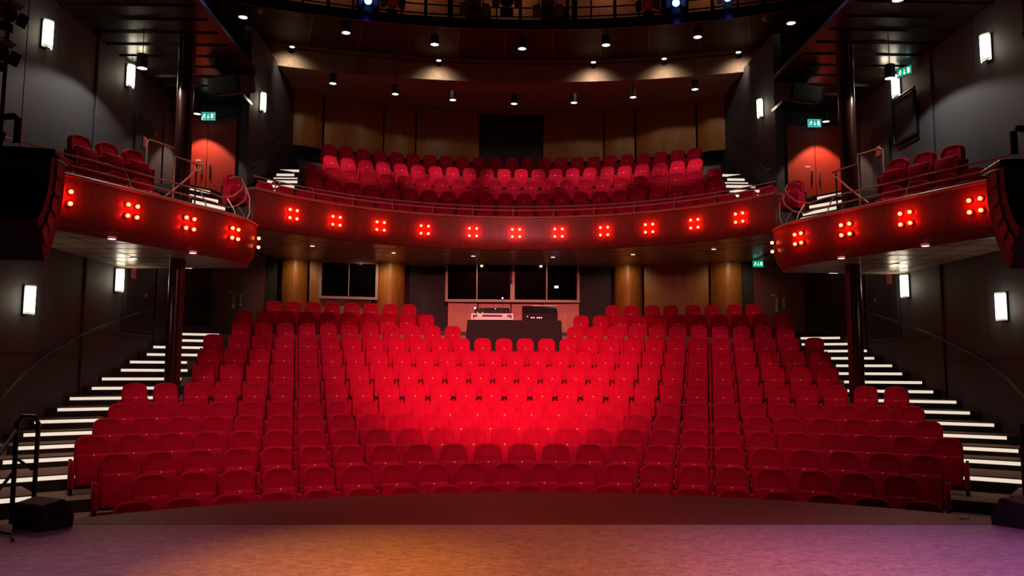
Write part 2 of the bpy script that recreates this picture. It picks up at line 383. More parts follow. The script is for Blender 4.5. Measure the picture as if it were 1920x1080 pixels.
# underside, tilted up to the back wall a little, and its tiles
bm = B(); sector(bm, 6.95, 11.2, -58, 58, 5.40, 5.44, 48, BC)
struct('ceiling_under_balcony', bm, M['tile'])
bm = B()
for a in range(-54, 55, 6): add_box(bm, (BC[0]+9.0*sin(R(a)), BC[1]+9.0*cos(R(a)), 5.398), (0.012, 4.0, 0.004), rz=-R(a))
for r in (7.6, 8.3): sector(bm, r, r+0.012, -58, 58, 5.396, 5.400, 48, BC)
struct('trim_balcony_tile_joints', bm, M['black'])
def bpath(t, o, a=57.5): return ((6.80+o)*sin(R(-a+2*a*t)), 11+(6.80+o)*cos(R(-a+2*a*t)))
bm = B(); loft(bm, [(0.0, 6.22), (0.10, 6.22), (0.10, 5.42), (0.06, 5.40), (0.015, 5.46), (-0.012, 5.80)], bpath, 64)
struct('wall_balcony_front', bm, M['fascia'], True)
bm = B(); loft(bm, [(-0.03, 6.215), (-0.03, 6.25), (0.02, 6.28), (0.30, 6.28), (0.30, 6.22)], bpath, 64)
struct('trim_balcony_cap', bm, M['cap'], True)
# balcony rail
t = thing('balcony_rail', 'two thin bronze rails on slanted posts along the curved balcony front', 'railing', (0, 0, 0))
for o_, z in ((0.12, 6.54), (0.0, 6.42)):
    bm = B(); add_tube(bm, [(*bpath(i/60, o_, 57), z) for i in range(61)], 0.016, 8); obj('rail', bm, M['rail'], t, True)
for i in range(0, 13):
    bm = B(); q = (i+0.5)/13; x, y = bpath(q, 0.12, 57); x2, y2 = bpath(q, 0.02, 57); x3, y3 = bpath(q, 0.05, 57)
    add_tube(bm, [(x, y, 6.54), (x2, y2, 6.42), (x3, y3, 6.27)], 0.011, 6); obj('post', bm, M['rail'], t, True)
# balcony seats behind the rail: past the three hundred largest, one object
bm = B(); parts = [(c.data, c.name.split('.')[0]) for c in SEAT.children]
bmats = [M['velvet'], M['black'], M['brass'], M['black_metal']]
def stuff_seat(bm, loc, rz):
    mx = Matrix.Translation(loc) @ Matrix.Rotation(rz, 4, 'Z')
    for me, nm in parts:
        n0 = len(bm.verts); f0 = len(bm.faces); bm.from_mesh(me)
        bm.verts.ensure_lookup_table(); bm.faces.ensure_lookup_table()
        bmesh.ops.transform(bm, matrix=mx, verts=bm.verts[n0:])
        mi = {'number_button': 2, 'support': 3, 'seat_pan': 1}.get(nm, 0)
        for f in bm.faces[f0:]: f.material_index = mi; f.smooth = True
for k, n, a0, rp in (('a', 26, 0.6, 7.5), ('b', 22, 0.63, 8.615), ('c', 23, 0.45, 9.77), ('d', 22, 0.44, 10.87), ('e', 23, 0.4, 11.97)):
    r, z = BROW[k]
    for a in row_angles(rp, a0, n):
        stuff_seat(bm, (r*sin(R(a)), 11+r*cos(R(a)), z), -R(a))
o = obj('balcony_seats', bm, bmats[0])
for q in bmats[1:]: o.data.materials.append(q)
o.data.set_sharp_from_angle(angle=R(60))
tag(o, 'five curved rows of red velvet seats filling the rear balcony', 'seats', None, 'stuff')
for s in (-1, 1):
    a = s*56.7; r, z = BROW['a']
    place_seat((r*sin(R(a)), 11+r*cos(R(a)), z), -R(a), 'single red velvet seat at the %s end of the balcony beside the red doors' % SIDE[s], True)
# balcony stairs
BST = [(7.87, 19.41, 6.45, 5.92), (7.66, 19.03, 6.44, 5.96), (7.44, 18.57, 6.39, 5.76), (7.23, 18.0, 6.40, 5.62), (7.02, 17.62, 6.39, 5.60), (6.81, 17.24, 6.36, 5.55), (6.60, 16.86, 6.33, 5.5)]
for s in (-1, 1):
    bm = B()
    for z, y, xo, xi in BST: add_box(bm, (s*6.1, y+0.6, (z+5.6)/2), (1.15, 1.2, z-5.6))
    struct('floor_balcony_stairs_%s' % SIDE[s], bm, M['floor'])
    for i, (z, y, xo, xi) in enumerate(reversed(BST)):
        bm = B(); add_box(bm, (s*(xo+xi)/2, y-0.012, z-0.10), (xo-xi+0.16, 0.024, 0.205))
        t = tag(obj('step_nosing', bm, M['nosing']), 'black step edge with white light line, %s from the bottom of the %s balcony stairs' % (ORD[i], SIDE[s]), 'step light', 'lit step edges of the balcony stairs')
        bm = B(); add_box(bm, (s*(xo+xi)/2, y-0.028, z-0.075), (xo-xi, 0.012, 0.065)); obj('light_strip', bm, M['led'], t)

# ------------------------------------------------------------------ fascia lamps
def lamp_cluster(label, loc, rz, m_=None, n=4, sp=0.19, tilt=0.0):
    t = thing('fascia_lamp', label, 'lamp', loc, rz, 'clusters of glowing bulbs on the balcony fronts')
    for i, (dx, dz) in enumerate(((-1, 1), (1, 1), (-1, -1), (1, -1))[:n] if n == 4 else ((0, 1), (0, -1))):
        bm = B(); add_cyl(bm, (dx*sp/2, 0.01, dz*sp/2), (dx*sp/2, -0.018, dz*sp/2), 0.047, 16, 0.043); c = obj('socket', bm, M['black_metal'], t, True)
        bm = B(); add_sphere(bm, (dx*sp/2, -0.045, dz*sp/2), 0.034, 10, 6); obj('bulb', bm, m_ or M['bulb'], c, True)
    return t
first = None
for i, a in enumerate([-45.0, -36.0, -26.9, -17.9, -8.1, 0.6, 9.2, 18.4, 27.5, 36.7, 45.9]):
    a *= 1.0
    # measured on radius 7.5; keep the same bearing from the camera on radius 6.8
    k_ = {0: 1.083}.get(0)
    a2 = a*k_
    loc = ((6.79)*sin(R(a2)), 11+(6.79)*cos(R(a2)), 5.82); rz = -R(a2)
    lab = 'square of four glowing red bulbs, %s from the left on the curved balcony front' % ORD[i]
    first = lamp_cluster(lab, loc, rz) if first is None else (copy_tree(first, loc, rz, lab))

# ------------------------------------------------------------------ side boxes
# front line of the left box, mirrored for the right one
BXL = [(-7.95, 8.05), (-7.62, 8.80), (-7.27, 9.58), (-6.70, 10.75), (-6.16, 11.90), (-5.74, 12.80), (-5.56, 13.35), (-5.50, 13.85), (-5.56, 14.30), (-5.80, 14.62), (-6.20, 14.75)]
def smooth_path(P, n=6):
    out = []
    for i in range(len(P)-1):
        p0, p1, p2, p3 = (Vector(P[max(0, min(len(P)-1, i+d))]) for d in (-1, 0, 1, 2))
        for k in range(n):
            t = k/n
            out.append(tuple(0.5*((2*p1) + (p2-p0)*t + (2*p0-5*p1+4*p2-p3)*t*t + (3*p1-p0-3*p2+p3)*t**3)))
    out.append(tuple(P[-1]))
    return out
SP = smooth_path(BXL)
def offs(P, d):
    out = []
    for i, p in enumerate(P):
        a, b = Vector(P[max(0, i-1)]), Vector(P[min(len(P)-1, i+1)]); t = (b-a).normalized(); n = Vector((-t.y, t.x))
        out.append((p[0]+n.x*d, p[1]+n.y*d))
    return out
def profile_along(bm, P, prof):
    cols = [[(*q, z) for q in offs(P, o)] for o, z in prof]; n = len(P); m_ = len(prof)
    g = [[bm.verts.new(c[i]) for c in cols] for i in range(n)]
    for i in range(n-1):
        for k in range(m_): bm.faces.new((g[i][k], g[i+1][k], g[i+1][(k+1) % m_], g[i][(k+1) % m_]))
    bm.faces.new(g[0]); bm.faces.new(g[-1][::-1])
for s in (-1, 1):
    nm = SIDE[s]
    P = [(-s*x if s == 1 else x, y) for x, y in SP]
    d = 1 if s == -1 else -1     # positive offset = into the box
    # fascia: leans inwards at the bottom
    bm = B(); profile_along(bm, P, [(d*0.0, 5.30), (d*0.10, 5.30), (d*0.22, 4.47), (d*0.16, 4.44), (d*0.05, 4.62), (d*-0.015, 4.95)])
    struct('wall_%s_box_front' % nm, bm, M['fascia'], True)
    bm = B(); profile_along(bm, P, [(d*-0.03, 5.29), (d*-0.03, 5.33), (d*0.02, 5.36), (d*0.26, 5.36), (d*0.26, 5.29)])
    struct('trim_%s_box_cap' % nm, bm, M['cap'], True)
    inner = offs(P, d*0.12)
    poly = inner + [(s*8.5, 14.75), (s*8.5, 8.05)]
    bm = B(); add_prism(bm, poly, 4.50, 4.95); struct('floor_%s_box' % nm, bm, M['floor'])
    bm = B(); add_prism(bm, offs(P, d*0.20) + [(s*8.5, 14.70), (s*8.5, 8.05)], 4.455, 4.495); struct('ceiling_under_%s_box' % nm, bm, M['tile'])
    bm = B()
    for q in range(1, 12): add_box(bm, (s*7.4, 8.2+q*0.6, 4.453), (2.2 if q < 8 else 1.7, 0.010, 0.004))
    for q in range(3): add_box(bm, (s*(8.1-q*0.6), 11.4+q*0.9, 4.453), (0.010, 6.4-q*1.8, 0.004))
    struct('trim_%s_box_tile_joints' % nm, bm, M['floor'])
    # clusters
    line = [(-7.24, 9.64), (-6.69, 10.78), (-6.14, 11.93), (-5.66, 13.02)]
    for i, (x, y) in enumerate(line):
        rz = -R(64.5 if i < 3 else 70)*1.0
        loc = (x*-s if s == 1 else x, y-0.0, 4.97)
        ang = math.atan2(1.0, -0.48) # outward normal of the front
        rz = R(64.8) if s == -1 else R(-64.8)
        if i == 3: rz *= 1.12
        nrm = Vector((sin(rz), -cos(rz)))
        copy_tree(first, (loc[0]+nrm.x*0.02, loc[1]+nrm.y*0.02, 4.95), rz,
                  'square of four glowing red bulbs, %s from the %s wall on the %s box front' % (ORD[i], nm, nm))
    lamp_cluster('upright pair of glowing amber bulbs on the rounded tip of the %s box' % nm, (s*5.475, 14.02, 4.93), R(-96 if s == 1 else 96), M['amber_bulb'], 2)
    # box rails
    t = thing('box_rail', 'two thin bronze rails along the %s side box, curling up at its tip' % nm, 'railing')
    PR = P[4:-8]
    for o_, z in ((0.42, 5.76), (0.28, 5.55)):
        pts = [(*q, z) for q in offs(PR, d*o_) if q[1] < 13.0]
        tip = [(6.04, 13.45, 5.77), (5.99, 14.0, 5.92), (5.95, 14.4, 6.14), (5.97, 14.65, 6.33), (6.05, 14.7, 6.45), (6.14, 14.55, 6.46), (6.20, 14.35, 6.38)] if z > 5.6 else \
              [(5.95, 13.5, 5.57), (5.90, 14.0, 5.71), (5.86, 14.35, 5.90), (5.90, 14.6, 6.08), (5.98, 14.72, 6.22)]
        pts += [(s*q[0], q[1], q[2]) for q in tip]
        bm = B(); add_tube(bm, pts, 0.018, 8); obj('rail', bm, M['rail'], t, True)
    bm = B(); add_tube(bm, [(s*5.97, 14.66, 6.33), (s*5.84, 14.66, 6.0), (s*5.80, 14.55, 5.66), (s*5.86, 14.4, 5.36)], 0.016, 8); obj('end_post', bm, M['rail'], t, True)
    for i in range(6, len(PR)-4, 9):
        a, b, c_ = (offs(PR, d*o_)[i] for o_ in (0.42, 0.28, 0.20))
        bm = B(); add_tube(bm, [(*a, 5.76), (*b, 5.55), (*c_, 5.35)], 0.012, 6); obj('post', bm, M['rail'], t, True)
    # second tier and its seats
    lx = lambda x: x if s == -1 else -x
    bm = B(); add_prism(bm, [(lx(-8.5), 10.55), (lx(-7.98), 10.35), (lx(-6.75), 13.15), (lx(-7.05), 13.35), (lx(-8.5), 13.35)], 4.95, 5.70)
    struct('floor_%s_box_tier' % nm, bm, M['floor'])
    fr = R(64.5) if s == -1 else R(-64.5)
    names = ('seat nearest the line of loudspeakers', '', '', '')
    for i, (x, y) in enumerate([(-7.58, 10.32), (-7.35, 10.80), (-7.12, 11.28), (-6.89, 11.76)]):
        place_seat((lx(x), y, 4.95), fr, 'red velvet seat, %s from the loudspeakers in the front row of the %s side box' % (ORD[i], nm), i == (3 if s == -1 else 0))
    for i, (x, y) in enumerate([(-7.99, 11.60), (-7.72, 12.08), (-7.45, 12.56)]):
        place_seat((lx(x), y, 5.70), fr, 'red velvet seat, %s from the loudspeakers in the raised row of the %s side box' % (ORD[i], nm), i == (2 if s == -1 else 0))
    # steps up to the doors
    st = [((-7.22, 14.33), (-6.80, 14.91), 6.25), ((-7.12, 14.20), (-6.62, 14.92), 6.05), ((-6.85, 14.02), (-6.42, 14.80), 5.86), ((-6.56, 13.80), (-6.22, 14.42), 5.67)]
    for i, (a, b, z) in enumerate(reversed(st)):
        a, b = Vector((lx(a[0]), a[1])), Vector((lx(b[0]), b[1])); u_ = (b-a).normalized(); back = Vector((-u_.y, u_.x))*(1 if s == -1 else -1)
        bm = B(); q = [a-u_*0.02, b+u_*0.05, b+u_*0.05+back*0.13, a-u_*0.02+back*0.13]
        add_prism(bm, [tuple(v) for v in q], z-0.20, z+0.0)
        tt = tag(obj('step_nosing', bm, M['nosing']), 'black step edge with white light line, %s from the bottom inside the %s side box' % (ORD[i], nm), 'step light', 'lit steps of the side boxes')
        f = -back*0.012
        bm = B(); add_prism(bm, [tuple(v) for v in (a+f, b+f, b+f*0.2, a+f*0.2)], z-0.095, z-0.03); obj('light_strip', bm, M['led'], tt)
    bm = B(); add_prism(bm, [(lx(-8.5), 14.45), (lx(-7.15), 14.5), (lx(-6.75), 15.1), (lx(-6.6), 17.25), (lx(-8.5), 17.25)], 6.0, 6.28)
    struct('floor_%s_door_landing' % nm, bm, M['floor'])
    # small stair rail and standing rail by the column
    t = thing('stair_rail', 'bronze stair rail with a curled end by the %s box steps' % nm, 'railing')
    bm = B(); add_tube(bm, [(lx(-6.65), 12.48, 6.36), (lx(-6.51), 12.77, 6.35), (lx(-6.43), 13.02, 6.345), (lx(-6.37), 13.08, 6.33), (lx(-6.34), 13.05, 6.25), (lx(-6.40), 13.0, 6.20), (lx(-6.45), 13.0, 6.25), (lx(-6.43), 13.02, 6.31)], 0.018, 8); obj('rail', bm, M['rail'], t, True)
    bm = B(); add_tube(bm, [(lx(-6.42), 13.0, 6.22), (lx(-6.51), 12.67, 5.93), (lx(-6.60), 12.29, 5.63), (lx(-6.64), 12.1, 5.5)], 0.018, 8); obj('lower_rail', bm, M['rail'], t, True)
    bm = B(); add_tube(bm, [(lx(-6.43), 13.02, 6.33), (lx(-6.43), 13.02, 4.95)], 0.018, 8); obj('post', bm, M['black_metal'], t, True)
    bm = B(); add_tube(bm, [(lx(-6.65), 12.48, 6.36), (lx(-6.65), 12.48, 4.95)], 0.018, 8); obj('post', bm, M['rail'], t, True)
    t = thing('wall_rail', 'tall bronze tube guard rail behind the raised seats of the %s side box' % nm, 'railing')
    bm = B(); add_tube(bm, [(lx(-7.52), 13.25, 5.7), (lx(-7.52), 13.25, 6.87), (lx(-7.50), 13.33, 6.92), (lx(-7.15), 14.05, 6.90)], 0.02, 8); obj('rail', bm, M['rail'], t, True)
    # column
    bm = B(); add_cyl(bm, (s*6.80, 13.25, 1.2), (s*6.80, 13.25, 4.50), 0.15, 24); add_cyl(bm, (s*6.80, 13.25, 4.94), (s*6.80, 13.25, 9.0), 0.165, 24)
    struct('column_%s' % nm, bm, M['column'], True)

# ------------------------------------------------------------------ side walls
for s in (-1, 1):
    nm = SIDE[s]
    bm = B()
    joints = [4.0, 8.6, 10.15, 11.66, 13.17, 14.78, 16.6, 20.2]
    for i, (y0, y1) in enumerate(zip(joints, joints[1:])):
        add_box(bm, (s*(WX+0.10+(0.03 if i % 2 else 0)), (y0+y1)/2, 4.5), (0.2, y1-y0-0.035, 10.2), 0.008, 1)
    struct('wall_%s' % nm, bm, M['wall'])
    bm = B(); add_box(bm, (s*(WX+0.30), 6.0, 5.0), (0.1, 30, 16)); struct('wall_%s_backing' % nm, bm, M['black'])
    bm = B()
    for y0, y1, z in ((8.7, 13.1, 2.55), (13.25, 16.5, 3.05)): add_box(bm, (s*(WX+0.004), (y0+y1)/2, z), (0.03, y1-y0, 0.03))
    struct('trim_%s_wall' % nm, bm, M['black'])
    # side doors in the wall, upper and lower
    for lo, z0, z1, y0, y1 in ((0, 6.3, 8.05, 15.0, 15.85), (1, 3.1, 4.95, 14.9, 16.4)):
        bm = B(); add_box(bm, (s*(WX-0.0), (y0+y1)/2, (z0+z1)/2), (0.06, y1-y0, z1-z0), 0.01, 1)
        struct('door_%d' % (1 + lo + (0 if s == -1 else 2)), bm, M['dark_wall'])
    # inner wall of the upper level and the door wall
    bm = B(); add_box(bm, (s*6.78, 19.5, 8.2), (0.2, 4.7, 5.6)); struct('wall_%s_upper' % nm, bm, M['wall'])
    bm = B(); add_box(bm, (s*7.75, 17.45, 7.8), (1.9, 0.2, 3.2)); struct('wall_%s_upper_door' % nm, bm, M['dark_wall'])
    bm = B(); add_box(bm, (s*7.6, 19.95, 4.2), (2.0, 0.2, 2.6)); struct('wall_%s_lower_door' % nm, bm, M['dark_wall'])
    # double doors: upper red, lower brown
    for lvl, yy, xs, z0, z1, mm in (('upper', 17.33, 7.75, 6.28, 8.62, M['red_door']), ('lower', 19.83, 7.62, 3.20, 5.45, M['dark_door'])):
        n = {('upper', -1): 5, ('lower', -1): 6, ('upper', 1): 7, ('lower', 1): 8}[(lvl, s)]
        t = bpy.data.objects.new('door_%d' % n, None); C.objects.link(t); t['kind'] = 'structure'; t.location = (s*xs, yy, z0)
        for q in (-1, 1):
            bm = B(); add_box(bm, (q*0.365, 0, (z1-z0)/2), (0.72, 0.05, z1-z0), 0.006, 1); lf = obj('leaf', bm, mm, t)
            bm = B(); add_box(bm, (q*0.10, -0.045, 1.02), (0.05, 0.012, 0.30), 0.004, 1); add_tube(bm, [(q*0.10, -0.05, 1.14), (q*0.10, -0.09, 1.14), (q*0.10, -0.09, 0.92), (q*0.10, -0.05, 0.92)], 0.012, 6)
            obj('handle', bm, M['steel'], lf, True)
        bm = B()
        for q in range(5): add_box(bm, (-0.26+q*0.028, -0.03, 1.25+(0.008 if q == 2 else 0)), (0.02, 0.004, 0.03 if q != 2 else 0.05))
        obj('door_sign', bm, M['pale'], t)
        if lvl == 'lower':
            bm = B(); add_box(bm, (-0.10, -0.03, 0.88), (0.06, 0.006, 0.2)); obj('push_plate', bm, M['steel'], t)
    # inner handrail on the upper wall
    t = thing('handrail', 'black handrail rising along the %s wall beside the balcony stairs' % nm, 'handrail')
    bm = B(); add_tube(bm, [(s*6.60, 17.25, 7.45), (s*6.60, 17.6, 7.55), (s*6.60, 19.6, 8.75), (s*6.60, 20.6, 9.3)], 0.022, 8); obj('rail', bm, M['black_metal'], t, True)
    bm = B(); add_tube(bm, [(s*6.60, 17.55, 7.54), (s*6.62, 17.55, 7.40), (s*6.69, 17.55, 7.40)], 0.010, 6); obj('bracket', bm, M['black_metal'], t)
    # long stalls handrail
    t = thing('handrail', 'long black handrail rising along the %s wall above the stalls stairs' % nm, 'handrail')
    pts = [(9.0, 0.95), (10.46, 1.80), (11.1, 2.24), (11.55, 2.48), (11.75, 2.56), (12.9, 2.93), (14.9, 3.45), (17.0, 3.92), (18.3, 4.12), (19.6, 4.14)]
    bm = B(); add_tube(bm, [(s*8.44, y, z) for y, z in pts], 0.024, 8); obj('rail', bm, M['black_metal'], t, True)
    for y, z in pts[1:9:2]:
        bm = B(); add_tube(bm, [(s*8.44, y, z), (s*8.46, y, z-0.09), (s*8.54, y, z-0.09)], 0.011, 6); obj('bracket', bm, M['black_metal'], t)

# ------------------------------------------------------------------ back walls, lower
def panel_arc(name, r, a0, a1, z0, z1, material, bulge=0.0, c=(0, 0), n=12, th=0.08, kind='structure'):
    bm = B()
    mid = lambda t: bulge*4*t*(1-t)
    A = []; Bq = []
    for i in range(n+1):
        t = i/n; a = a0+(a1-a0)*t
        A.append((c[0]+(r-mid(t))*sin(R(a)), c[1]+(r-mid(t))*cos(R(a)))); Bq.append((c[0]+(r+th)*sin(R(a)), c[1]+(r+th)*cos(R(a))))
    strip(bm, A, Bq, z0, z1)
    return struct(name, bm, material, True)
panel_arc('wall_back_lower', 21.55, -24, 24, 2.6, 5.45, M['dark_wall'])
for a0, a1, bu in ((-17.85, -15.95, 0.22), (-15.8, -11.0, 0.10), (-10.85, -8.4, 0.3), (8.4, 10.6, 0.3), (10.75, 15.75, 0.08), (15.9, 18.55, 0.28)):
    panel_arc('wall_panel', 21.15, a0, a1, 2.9, 5.62, M['wood'], bu)
for a0, a1 in ((-4.95, -2.6), (-2.5, 0.05), (0.15, 2.6), (2.7, 5.55)): panel_arc('wall_panel', 21.20, a0, a1, 2.6, 4.33, M['wood'])
# windows: left control room, wide projection booth
def window(idx, a0, a1, z0, z1, r, bars, wide=None):
    t = bpy.data.objects.new('window_%d' % idx, None); C.objects.link(t); t['kind'] = 'structure'
    P0 = Vector((r*sin(R(a0)), r*cos(R(a0)))); P1 = Vector((r*sin(R(a1)), r*cos(R(a1)))); L = (P1-P0).length
    rz = math.atan2(P1.y-P0.y, P1.x-P0.x); mid = (P0+P1)/2
    t.location = (mid.x, mid.y, 0); t.rotation_euler = (0, 0, rz)
    f = 0.075
    bm = B()
    add_box(bm, (0, 0, z1-f/2), (L, 0.10, f)); add_box(bm, (0, 0, z0+f/2), (L, 0.12, f))
    for q in (-1, 1): add_box(bm, (q*(L/2-f/2), 0, (z0+z1)/2), (f, 0.10, z1-z0))
    obj('frame', bm, M['frame'], t)
    for b_, wd in bars:
        bm = B(); add_box(bm, (b_*L, 0, (z0+z1)/2), (wd, 0.07, z1-z0-2*f)); obj('mullion', bm, M['frame'], t)
    cuts = sorted([-0.5] + [b_ for b_, _ in bars] + [0.5])
    for x0, x1 in zip(cuts, cuts[1:]):
        bm = B(); add_box(bm, ((x0+x1)/2*L, 0.015, (z0+z1)/2), ((x1-x0)*L-0.02, 0.012, z1-z0-f), rx=R(4)); obj('glass', bm, M['glass'], t)
    return t
window(1, -15.1, -10.55, 4.31, 5.42, 20.98, [(0.0, 0.025)])
window(2, -5.2, 5.6, 4.30, 5.52, 21.05, [(-0.265, 0.03), (0.0, 0.13), (0.255, 0.03)])
# booth screen seen through the glass
bm = B(); add_box(bm, (1.37, 20.93, 4.76), (0.125, 0.01, 0.075)); o = obj('booth_screen', bm, M['screen']); tag(o, 'small glowing blue screen shining in the wide booth window', 'screen')
t = thing('hanging_fitting', 'small dark fitting hanging on the mullion of the wide booth window', 'fitting', (0.02, 20.86, 5.05))
bm = B(); add_box(bm, (0, 0, 0.28), (0.06, 0.05, 0.22), 0.01, 1); obj('bracket', bm, M['black'], t)
bm = B(); add_cyl(bm, (0, 0, 0.17), (0, -0.02, -0.12), 0.04, 10, 0.03); add_sphere(bm, (0, -0.02, -0.16), 0.05, 10, 6); obj('head', bm, M['black'], t, True)

# ------------------------------------------------------------------ upper back wall, centre (0, 11), and ceilings
panel_arc('wall_back_upper', 12.85, -40, 40, 8.2, 11.2, M['dark_wall'], 0, BC)
for a0, a1, bu in ((-32.6, -27.9, 0.18), (-27.6, -19.0, 0.22), (-18.8, -14.2, 0.1), (-14.0, -4.55, 0.15), (5.2, 14.2, 0.15), (14.4, 18.9, 0.1), (19.2, 27.9, 0.22), (28.2, 33.0, 0.18)):
    panel_arc('wall_panel', 12.6, a0, a1, 9.15, 10.88, M['wood'], bu, BC)
panel_arc('wall_projection_recess', 12.75, -4.5, 5.1, 9.0, 10.85, M['black'], 0, BC)
bm = B(); A = arc(20.7, -24, 24, 40); Bq = arc(25.0, -24, 24, 40); strip(bm, A, Bq, 10.93, 10.98); struct('ceiling_rear', bm, M['cream'])
bm = B(); sector(bm, 12.05, 12.75, -36, 36, 10.86, 10.94, 32, BC); struct('trim_rear_cornice', bm, M['cream'])
bm = B(); sector(bm, 20.7, 20.8, -26, 26, 10.90, 11.62, 40); struct('wall_bulkhead', bm, M['bulkhead'])
bm = B(); sector(bm, 18.55, 20.75, -31, 31, 11.58, 11.63, 48); struct('ceiling_main', bm, M['ceil_dark'])
bm = B()
for a in range(-30, 31, 4): add_box(bm, (19.65*sin(R(a+1.4)), 19.65*cos(R(a+1.4)), 11.577), (0.03, 2.15, 0.012), rz=-R(a+1.4))
struct('trim_ceiling_seams', bm, M['cap'])
bm = B(); sector(bm, 18.46, 18.58, -33, 33, 11.56, 11.86, 48); struct('trim_gallery_edge', bm, M['black_metal'])
bm = B(); sector(bm, 18.44, 18.47, -33, 33, 11.555, 11.575, 48); struct('trim_gallery_lip', bm, M['cap'])
bm = B(); sector(bm, 20.7, 20.8, -31, 31, 11.6, 14.2, 40); struct('wall_gallery_back', bm, M['gallery_wall'])
bm = B(); add_prism(bm, [(-12, -8), (12, -8), (12, 26), (-12, 26)], 14.2, 14.3); struct('ceiling', bm, M['ceil_dark'])
# pipe in front of the bulkhead
t = thing('lighting_pipe', 'long dark curved pipe hung in front of the washed ceiling band', 'pipe')
bm = B(); add_tube(bm, [(20.1*sin(R(a)), 20.1*cos(R(a)), 11.22) for a in range(-22, 23, 2)], 0.03, 8); obj('pipe', bm, M['ceil_dark'], t, True)
for a in range(-20, 21, 8):
    bm = B(); add_tube(bm, [(20.1*sin(R(a)), 20.1*cos(R(a)), 11.22), (20.1*sin(R(a)), 20.1*cos(R(a)), 11.58)], 0.015, 6); obj('hanger', bm, M['black_metal'], t)
# side ceilings with a drop edge
for s in (-1, 1):
    nm = SIDE[s]
    bm = B(); add_prism(bm, [(s*5.9, 8.0), (s*8.6, 8.0), (s*8.6, 17.4), (s*6.68, 17.4), (s*6.68, 16.6), (s*5.9, 15.0)], 8.98, 9.06); struct('ceiling_%s_side' % nm, bm, M['ceil_slat'])
    bm = B()
    for q in range(13): add_box(bm, (s*7.3, 8.5+q*0.62, 8.965), (2.5 if q < 11 else 2.0, 0.05, 0.03), rz=0)
    struct('trim_%s_ceiling_slats' % nm, bm, M['ceil_slat'])
    bm = B(); add_box(bm, (s*10.0, 8.0, 10.5), (0.1, 34, 8)); struct('wall_%s_outer' % nm, bm, M['black'])
    # hanging black speaker by the ceiling edge
    t = thing('ceiling_speaker', 'black loudspeaker hung from the ceiling beside the %s column' % nm, 'loudspeaker', (s*6.45, 15.0, 8.68), s*R(20))
    bm = B(); add_box(bm, (0, 0, 0), (0.85, 0.6, 0.42), 0.03, 1, rx=R(18)); obj('cabinet', bm, M['black'], t)
    bm = B(); add_box(bm, (0, -0.31, -0.10), (0.75, 0.02, 0.34), rx=R(18)); obj('grille', bm, M['black_metal'], t)
    bm = B(); add_cyl(bm, (0, 0, 0.2), (0, 0, 0.5), 0.03, 8); obj('bracket', bm, M['black_metal'], t)

# ------------------------------------------------------------------ gallery rails and lanterns
t = thing('gallery_rail', 'dark railing of the lighting gallery under the roof', 'railing')
for z in (12.02, 12.28, 12.6):
    bm = B(); add_tube(bm, [(18.66*sin(R(a)), 18.66*cos(R(a)), z) for a in range(-30, 31, 2)], 0.022, 8); obj('rail', bm, M['black_metal'], t, True)
for a in range(-28, 29, 2):
    bm = B(); a_ = a+0.6; add_tube(bm, [(18.66*sin(R(a_)), 18.66*cos(R(a_)), 11.62), (18.66*sin(R(a_)), 18.66*cos(R(a_)), 12.9)], 0.026 if a % 4 else 0.05, 6); obj('post', bm, M['black_metal'], t)
for a in (-12.2, -5.3, 5.2, 12.6):
    bm = B(); add_box(bm, (18.78*sin(R(a)), 18.78*cos(R(a)), 12.4), (0.14, 0.14, 1.6)); obj('upright', bm, M['black_metal'], t)
def lantern(label, loc, aim, lens=None, body=None, scale=1.0, group='stage lanterns on the lighting gallery'):
    t = thing('stage_lantern', label, 'stage light', loc, 0, group)
    q = (Vector(aim)-Vector(loc)).to_track_quat('-Z', 'Y'); t.rotation_mode = 'QUATERNION'; t.rotation_quaternion = q; t.scale = (scale,)*3
    bm = B(); add_box(bm, (0, 0, 0.16), (0.30, 0.30, 0.26), 0.05, 2); add_cyl(bm, (0, 0, 0.04), (0, 0, -0.10), 0.15, 20, 0.16); obj('body', bm, body or M['black'], t, True)
    bm = B(); add_cyl(bm, (0, 0, -0.101), (0, 0, -0.108), 0.12, 20); obj('lens', bm, lens or M['glass'], t)
    for k in range(4):
        bm = B(); add_box(bm, (0, 0.24, -0.16), (0.28, 0.20, 0.006), 0, 1, rx=R(-40)); bmesh.ops.rotate(bm, verts=bm.verts, cent=(0, 0, 0), matrix=Matrix.Rotation(k*PI/2, 3, 'Z')); obj('barn_door', bm, M['black'], t)
    bm = B(); add_tube(bm, [(-0.19, 0, 0.1), (-0.19, 0.26, 0.1), (0.19, 0.26, 0.1), (0.19, 0, 0.1)], 0.014, 6); obj('yoke', bm, M['black_metal'], t)
    return t
lan = [(-12.3, 11.96, 'glowing blue stage lantern, leftmost of the three blue ones on the lighting gallery', 'blue_lens'), (13.7, 11.99, 'glowing blue stage lantern, middle one of the three on the lighting gallery', 'blue_lens'),
       (17.9, 11.98, 'glowing blue stage lantern, rightmost of the three blue ones on the lighting gallery', 'blue_lens')]
for a, z, lab, l in lan:
    loc = (18.05*sin(R(a)), 18.05*cos(R(a)), z); lantern(lab, loc, (-0.3, 3.0, 1.5), M[l], None, 0.8)
    spot('blue_lantern_light', (17.9*sin(R(a)), 17.9*cos(R(a)), z-0.12), (0, 6, 1), 12, (0.15, 0.2, 1.0), 60, 0.6, 0.06)
    point('blue_lantern_glow', (18.22*sin(R(a)), 18.22*cos(R(a)), z-0.28), 0.5, (0.12, 0.10, 1.0), 0.05)
lantern('dark stage lantern with amber front, left of the middle on the lighting gallery', (17.95*sin(R(-10.3)), 17.95*cos(R(-10.3)), 11.95), (0, 5, 1), M['amber_gel'])
